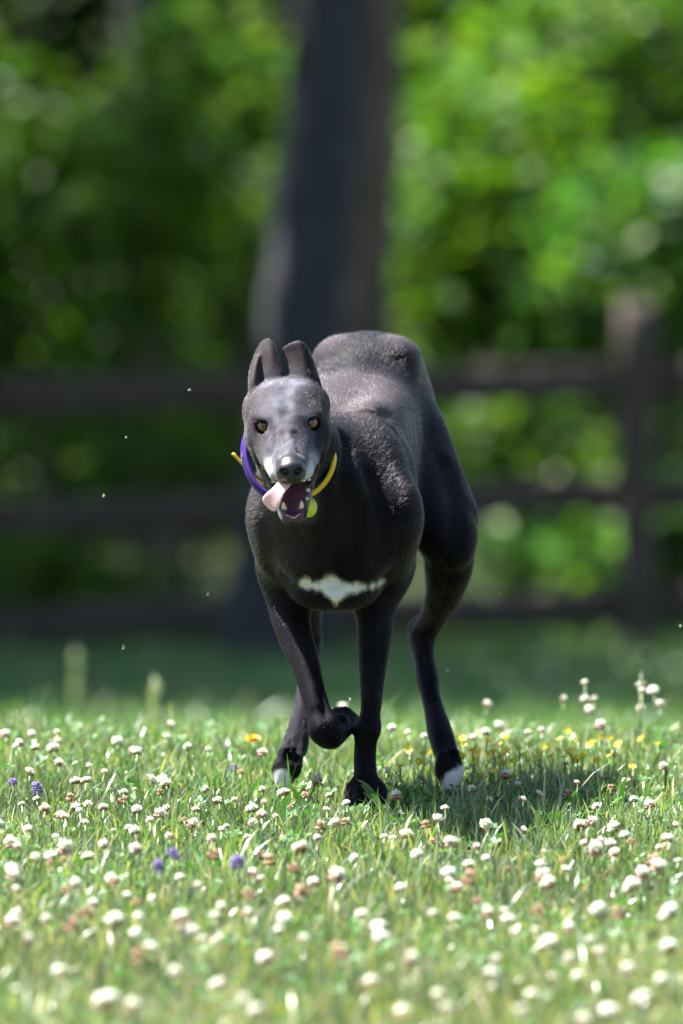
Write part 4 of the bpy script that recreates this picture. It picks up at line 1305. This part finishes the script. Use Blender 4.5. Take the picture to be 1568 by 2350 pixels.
def head_mesh(name, kind, seed):
    r = np.random.RandomState(seed); parts = []; tints = []
    nfl = {'white': 54, 'pink': 50, 'brown': 36, 'violet': 40, 'small': 34}[kind]
    for i in range(nfl):
        f = (i + .5) / nfl; zc = 1 - 1.75 * f                       # top -> underside
        a = i * 2.39996; rr = math.sqrt(max(0, 1 - zc * zc))
        d = np.array((rr * math.cos(a), rr * math.sin(a), zc)) + r.randn(3) * .10
        d /= np.linalg.norm(d)
        droop = f > {'white': .72, 'pink': .50, 'brown': .25, 'violet': 2, 'small': .9}[kind]
        c0 = np.array((0, 0, .0))
        L = .0098 * r.uniform(.85, 1.15)
        if kind == 'violet':
            c0 = np.array((0, 0, .006 * zc)); L *= .85
        if droop:
            d = np.array((d[0] * .8, d[1] * .8, -.75)); d /= np.linalg.norm(d); c0 = np.array((d[0] * .002, d[1] * .002, .001)); L *= 1.0
        up = np.array((0, 0, 1.0)); s = np.cross(d, up); s /= np.linalg.norm(s) + 1e-9; t = np.cross(s, d)
        mid = c0 + d * L * .62 + up * L * .10; tip = c0 + d * L + up * L * .22 * (not droop)
        wd = .0021
        V = np.array([c0 + d * .0018, mid + s * wd, mid + t * wd * .8, mid - s * wd, mid - t * wd * .8, tip])
        F = np.array([(0, 1, 2), (0, 2, 3), (0, 3, 4), (0, 4, 1), (5, 2, 1), (5, 3, 2), (5, 4, 3), (5, 1, 4)])
        parts.append((V, [F]))
        if kind == 'violet': c = np.array((.26, .17, .52)) * r.uniform(.7, 1.2)
        elif droop: c = np.array((.42, .21, .13)) * r.uniform(.6, 1.2) if kind != 'pink' else np.array((.62, .32, .30)) * r.uniform(.7, 1.1)
        elif kind == 'brown': c = np.array((.55, .36, .26)) * r.uniform(.7, 1.1)
        else: c = np.array((.86, .83, .79)) * r.uniform(.9, 1.05) if f < .45 or kind == 'white' else np.array((.78, .56, .54)) * r.uniform(.85, 1.1)
        core = np.array((.55, .60, .38)) if not droop and kind != 'brown' else np.array((.35, .22, .12))
        tints.append(np.stack([core] + [c] * 5))
    v, f = join_parts(parts)
    return mesh_np(name, v, f, False, {'tint': np.minimum(np.concatenate(tints), .86)})


t = np.linspace(0, 1, 5)
sv, sf = loft(np.stack([.06 * np.sin(t * 2.2), .03 * t * t, t], -1) * (.05, .05, 1), np.full(5, .00085), 5)
stem_me = mesh_np('clover_stem', sv, sf, True, {'tint': np.tile(np.array((.16, .24, .08)), (len(sv), 1))})
stem_me.materials.append(stm)
HEADS = {k: [head_mesh('clover_' + k, k, 10 * i + len(k)) for i in range(3)] for k in ('white', 'pink', 'brown', 'violet', 'small')}
for L_ in HEADS.values():
    for me in L_: me.materials.append(fm_)
WORDS = {'white': ('fresh white clover blossom', 'clover_flower', 'clover'), 'pink': ('pink-tinged drooping clover blossom', 'clover_flower', 'clover'),
         'brown': ('withered brown clover head', 'clover_flower', 'clover'), 'violet': ('violet selfheal flower', 'selfheal_flower', 'flower'), 'small': ('small half-open clover blossom', 'clover_flower', 'clover')}


def zone(y):
    if y < -1.25: return 'in the blurred near grass'
    if y < -.35: return 'in the lawn before the dog'
    if y < .45: return 'in sharp grass level with the paws'
    return 'on the crest behind'


def flower(px, py, kind, size=1.0):
    r = rng
    hz = r.uniform(.020, .052)
    p = ray_at_z(px, py, hz)
    if p[1] > 1.45:
        p = P(px, py, r.uniform(1.15, 1.42))
    g = float(gz(p[0], p[1])); h = p[2] - g
    words, name, cat = WORDS[kind]
    root = empty(name, (p[0], p[1], g)); root.rotation_euler = (r.randn() * .05, r.randn() * .05, r.rand() * 6.28)
    z = zone(p[1]) + (', left of the dog' if px < 570 else (', right of the dog' if px > 1060 else ', straight below it'))
    z = z.replace('on the crest behind, straight below it', 'on the crest behind the dog\'s legs').replace('with the paws, straight below it', 'with the paws, beside them').replace('before the dog, straight below it', 'straight before the dog').replace('near grass, straight below it', 'near grass at the photo\'s middle')
    tag(root, words + ' ' + z, cat, words + 's ' + z)
    st = link_mesh('stem', stem_me, None, root); st.scale = (1, 1, max(h, .02))
    hd = link_mesh('flower_head', HEADS[kind][r.randint(3)], None, root)
    s = size * (1.18 if p[1] < -1.0 else 1.0) * r.choice((.55, .65, .75, .85, .95, 1.05)) * (.72 if kind == 'small' else 1)
    hd.location = (.002, .0015, h); hd.scale = (s, s, s * r.uniform(.6, .95)); hd.rotation_euler = (r.randn() * .3, r.randn() * .3, r.rand() * 6.28)
    return root


A_ = ("30 390 w,75 425 w,150 390 w,95 440 p,155 450 w,270 380 w,275 420 p,270 455 w,545 425 w,600 465 w,635 470 w,780 345 w,775 398 w,950 460 w,1200 475 w,1095 560 b,410 530 w,400 600 w,345 605 w,690 595 w,735 600 w,770 620 w,740 655 b,560 655 w,555 690 b,"
      "180 685 w,330 680 b,115 710 w,200 730 w,340 720 w,375 740 w,400 715 s,450 725 w,630 735 w,765 730 w,720 755 w,415 790 w,295 770 w,265 760 p,135 825 w,585 820 w,610 835 w,520 830 s,680 785 s,830 785 b,885 800 p,770 860 p,890 735 w,1010 695 w,950 640 w,1190 640 w,1215 700 p,"
      "1160 730 w,1215 755 p,1165 800 p,1285 765 s,1310 655 w,1455 600 w,1410 635 s,1510 670 w,1510 735 s,1545 800 w,1475 810 b,1005 825 w,1410 665 b,1365 720 b,1035 810 w,970 870 p,1440 865 w,1375 915 w,35 890 p,75 905 p,0 800 w,150 960 w,235 950 p,225 980 b,290 960 b,410 950 w,"
      "295 910 w,800 945 v,735 1000 v,1070 985 v,840 1045 w,955 940 b,1180 940 b,1240 970 b,50 1010 w,45 1040 w,355 1070 w,65 1100 p,290 1110 b,580 1130 w,1155 1030 p,1190 1055 p,1455 1075 w,1380 1110 b,1550 1040 p,430 1165 w,405 1210 b,70 1215 w,195 1240 w,60 1250 w,720 1140 w,645 1160 b,"
      "545 1250 w,630 1225 w,620 1300 w,1010 1185 w,1150 1125 b,820 1235 w,835 1275 p,875 1300 w,1000 1225 w,1135 1210 w,1290 1165 p,1300 1230 w,1270 1290 p,1375 1320 w,950 1330 w,1540 1390 b,635 1420 b,800 1480 p,500 1600 w,595 1635 w,1140 1610 p,1170 1660 p,480 1620 p,65 615 v,185 645 v,1070 545 v,"
      "870 445 w,460 560 s,250 520 w,130 560 w,640 640 s,1330 560 w,1080 690 s,1130 860 w,240 860 s,470 900 w,620 920 p,1320 1000 b,520 1060 w,930 1080 w,110 1330 p,330 1270 b,700 1370 w,1200 1420 w,260 1480 p,1000 1540 w,90 1560 w")
B_ = ("20 260 p,660 250 p,1000 225 w,1100 230 w,1155 225 w,1105 150 p,1370 160 w,1375 190 p,1460 185 w,1455 250 w,1360 270 w,225 360 w,305 380 w,375 400 w,610 405 w,655 380 w,720 350 w,845 380 w,910 370 w,1130 280 w,1180 350 p,1250 475 p,1495 535 p,1175 570 p,1030 520 p,200 550 w,210 610 p,255 670 p,"
      "370 580 p,370 605 b,760 575 p,710 550 s,815 615 p,1245 635 b,1295 605 s,1050 655 b,1070 610 p,15 705 w,450 775 w,295 850 w,200 860 s,235 860 s,15 790 b,395 805 b,430 880 b,510 890 p,610 905 p,655 805 w,835 830 w,1095 810 w,1140 790 w,1250 820 w,1320 850 w,1325 880 b,1410 710 p,1520 800 w,"
      "1125 890 w,1170 875 w,1180 915 p,1240 890 w,1250 935 p,1450 910 w,1500 870 w,915 930 s,680 960 w,495 1030 w,495 1060 w,585 995 w,570 1050 b,515 1095 p,290 1095 w,750 1010 b,915 985 w,920 1035 p,960 1075 p,905 1050 b,1025 1010 w,1015 970 b,1395 1030 w,1370 1080 w,1415 970 b,1465 1000 p,1550 970 w,"
      "100 1215 w,170 1270 w,190 1320 w,420 1215 w,515 1240 w,685 1210 p,755 1200 w,755 1245 p,900 1200 b,1035 1280 w,900 1290 w,800 1300 p,970 1350 w,1185 1200 w,1285 1210 b,1510 1200 w,1460 1230 p,1210 1390 w,1145 1330 w,1520 1370 w,690 1420 w,150 1530 w,450 1590 w,490 1650 w,680 1500 w,680 1560 p,"
      "830 1660 w,880 1590 w,955 1510 w,1090 1500 w,1120 1700 w,1470 1520 w,1320 1470 w,690 690 s,830 690 s,905 660 w,475 725 s,600 640 s,1350 690 w,1190 720 s,330 940 w,60 960 w,1320 1100 w,620 1150 b,320 1420 w,1050 1420 p,30 1380 w,1380 1600 w,1230 1660 w,280 1680 w")
KN = {'w': 'white', 'p': 'pink', 'b': 'brown', 'v': 'violet', 's': 'small'}
nw = 0
for txt, ox in ((A_, 0.0), (B_, 783.7)):
    for it in txt.split(','):
        a, b, k = it.split()
        if k == 'w': nw += 1
        if k == 'w' and rng.rand() < (.38 if float(b) > 850 else .18): k = 'p'
        flower(ox + float(a) * .5, 1491.7 + float(b) * .5, KN[k])

# ---- small yellow five-petalled flowers behind the dog, at the photo's right
ym = leaf_mat('yellow petal', trans=.2, rough=.45)
def disc_flower(npet, L, w, cup, seed, cols, rows=1):
    r = np.random.RandomState(seed); parts, tn = [], []
    for row in range(rows):
        for i in range(npet):
            a = 2 * np.pi * (i + .5 * row) / npet + r.randn() * .08; l = L * (1 - .22 * row) * r.uniform(.9, 1.1)
            d = np.array((math.cos(a), math.sin(a), 0)); s = np.array((-math.sin(a), math.cos(a), 0)); up = np.array((0, 0, 1.0))
            cu = cup + .28 * row
            V = np.array([d * .0006, d * l * .6 + s * w + up * l * cu * .5, d * l + s * w * .45 + up * l * cu, d * l - s * w * .45 + up * l * cu, d * l * .6 - s * w + up * l * cu * .5])
            V[:, 2] += .0008 * row
            parts.append((V, [np.array([(0, 1, 2), (0, 2, 3), (0, 3, 4)])])); tn.append(np.tile(np.array(cols[row % len(cols)]) * r.uniform(.85, 1.1), (5, 1)))
    v, f = join_parts(parts)
    return mesh_np('petals', v, f, False, {'tint': np.minimum(np.concatenate(tn), .86)})
ylw = [disc_flower(5, .0062, .0030, .35, 1, [(.72, .56, .03)]), disc_flower(5, .0056, .0028, .6, 2, [(.70, .52, .02)])]
for m_ in ylw: m_.materials.append(ym)
spots = [(660, 420), (595, 465), (750, 405), (750, 460), (895, 455), (910, 470), (1000, 410), (1030, 375), (1075, 415), (1135, 435), (1270, 435), (1375, 410), (1445, 435), (1330, 540), (305, 460), (370, 475), (410, 475), (345, 515), (265, 540), (550, 430), (735, 520), (600, 530), (1175, 405), (1100, 490), (1050, 460), (960, 490), (840, 480), (690, 470)]
spots += [(rng.uniform(540, 1300), rng.normal(468, 34)) for _ in range(34)]
for a, b in spots:
    p = ray_at_z(783.7 + a * .5, 1491.7 + b * .5, rng.uniform(.036, .056))
    if p[1] > 1.4: p = P(783.7 + a * .5, 1491.7 + b * .5, rng.uniform(1.1, 1.4))
    g = float(gz(p[0], p[1])); root = empty('yellow_flower', (p[0], p[1], g))
    tag(root, 'tiny yellow five-petalled flower in the patch behind the raised hind paw', 'flower', 'tiny yellow flowers behind the hind paw')
    st = link_mesh('stem', stem_me, None, root); st.scale = (1, 1, p[2] - g)
    o = link_mesh('petals', ylw[rng.randint(2)], None, root); o.location = (.002, .0015, p[2] - g); o.rotation_euler = (.5 + rng.randn() * .5, rng.randn() * .4, rng.rand() * 6)
    o.scale = (1.1, 1.1, 1.1)
# ---- the lone dandelion
dmesh = disc_flower(22, .0105, .0016, .30, 4, [(.80, .40, .008), (.80, .47, .012), (.78, .42, .01)], 3); dmesh.materials.append(ym)
p = P(575, 1697, .62); g = float(gz(p[0], p[1])); root = empty('dandelion', (p[0], p[1], g))
tag(root, 'single orange-yellow dandelion in the grass beside the lifted foreleg', 'flower')
st = link_mesh('stem', stem_me, None, root); st.scale = (1.5, 1.5, p[2] - g)
o = link_mesh('petals', dmesh, None, root); o.location = (.003, .0015, p[2] - g - .002); o.rotation_euler = (.35, 0, 0); o.scale = (1.15, 1.15, 1.15)
# ---- two tall grass stalks blurred behind the crest
for px, py, yy, hh in ((166, 1500, 10.0, .11), (345, 1568, 4.6, .08), (1458, 1548, 1.3, .0)):
    p = P(px, py, yy); g = float(gz(p[0], p[1])); h = p[2] - g
    root = empty('seed_stalk', (p[0], p[1], g))
    tag(root, {166: 'tallest blurred seed stalk by the dark fence foot', 345: 'short blurred seed stalk on the slope behind the dog', 1458: 'thin brown grass stalk among clover blossoms on the crest'}[px], 'grass stalk')
    t = np.linspace(0, 1, 8)
    v, f = loft(np.stack([.01 * np.sin(t * 2), 0 * t, t * h], -1), np.full(8, .0014 if yy < 2 else .003), 5)
    link_mesh('stem', mesh_np('stalk_stem', v, f, True, {'tint': np.tile(np.array((.30, .30, .14)), (len(v), 1))}), stm, root)
    parts, tn = [], []
    for i in range(46 if yy > 2 else 14):
        L = .022 if yy > 2 else .006
        z0 = h * (.55 + .45 * i / 46) if yy > 2 else h * (.85 + .15 * i / 14)
        d = np.array((rng.randn() * .6, rng.randn() * .6, 1.0)); d /= np.linalg.norm(d); c = np.array((.01, 0, z0)); s = np.cross(d, (0.3, 1, 0)); s /= np.linalg.norm(s)
        parts.append((np.array([c, c + d * L * .5 + s * L * .14, c + d * L, c + d * L * .5 - s * L * .14]), [np.array([(0, 1, 2, 3)])])); tn.append(np.tile(np.array((.42, .46, .30)), (4, 1)))
    v, f = join_parts(parts)
    link_mesh('seed_head', mesh_np('seed_head', v, f, False, {'tint': np.concatenate(tn)}), fm_, root)
# ---- bits of fluff kicked up into the air
def fluff_mesh(seed):
    r = np.random.RandomState(seed); parts, tn = [], []
    for i in range(9):
        d = r.randn(3); d /= np.linalg.norm(d); s = np.cross(d, (0, 1, .2)); s /= np.linalg.norm(s)
        parts.append((np.array([d * .0004, d * .0022 + s * .0006, d * .0040, d * .0022 - s * .0006]), [np.array([(0, 1, 2, 3)])])); tn.append(np.tile(np.array((.62, .66, .62)), (4, 1)))
    v, f = join_parts(parts); m_ = mesh_np('fluff', v, f, False, {'tint': np.concatenate(tn)}); m_.materials.append(fm_); return m_
fl_ = [fluff_mesh(i) for i in range(3)]
for i, (px, py, yy, sc, lb) in enumerate(((236, 1137, -.3, .9, 'pale fluff fleck in the air before the middle fence rail'), (283, 1484, .3, 1.2, 'largest pale fluff fleck in the air above the left grass'),
        (476, 1364, .2, 1.0, 'pale fluff fleck in the air beside the dog\'s chest'), (290, 1004, -.2, .6, 'small fluff fleck in the air below the top fence rail'), (1149, 1362, .3, .7, 'fluff fleck in the air behind the bent hind leg'),
        (1560, 1435, .2, 1.0, 'fluff fleck in the air at the photo\'s right edge'), (802, 1606, .1, .9, 'fluff fleck floating between the two forelegs'), (1028, 1538, .5, .9, 'fluff fleck floating beside the hind leg\'s heel'), (434, 895, -.3, .7, 'fluff fleck in front of the top fence rail'))):
    o = link_mesh('fluff', fl_[i % 3], None); o.location = P(px, py, yy); o.scale = (sc,) * 3; o.rotation_euler = (i, i * 2, i * 3)
    tag(o, lb, 'fluff', 'fluff flecks in the air')
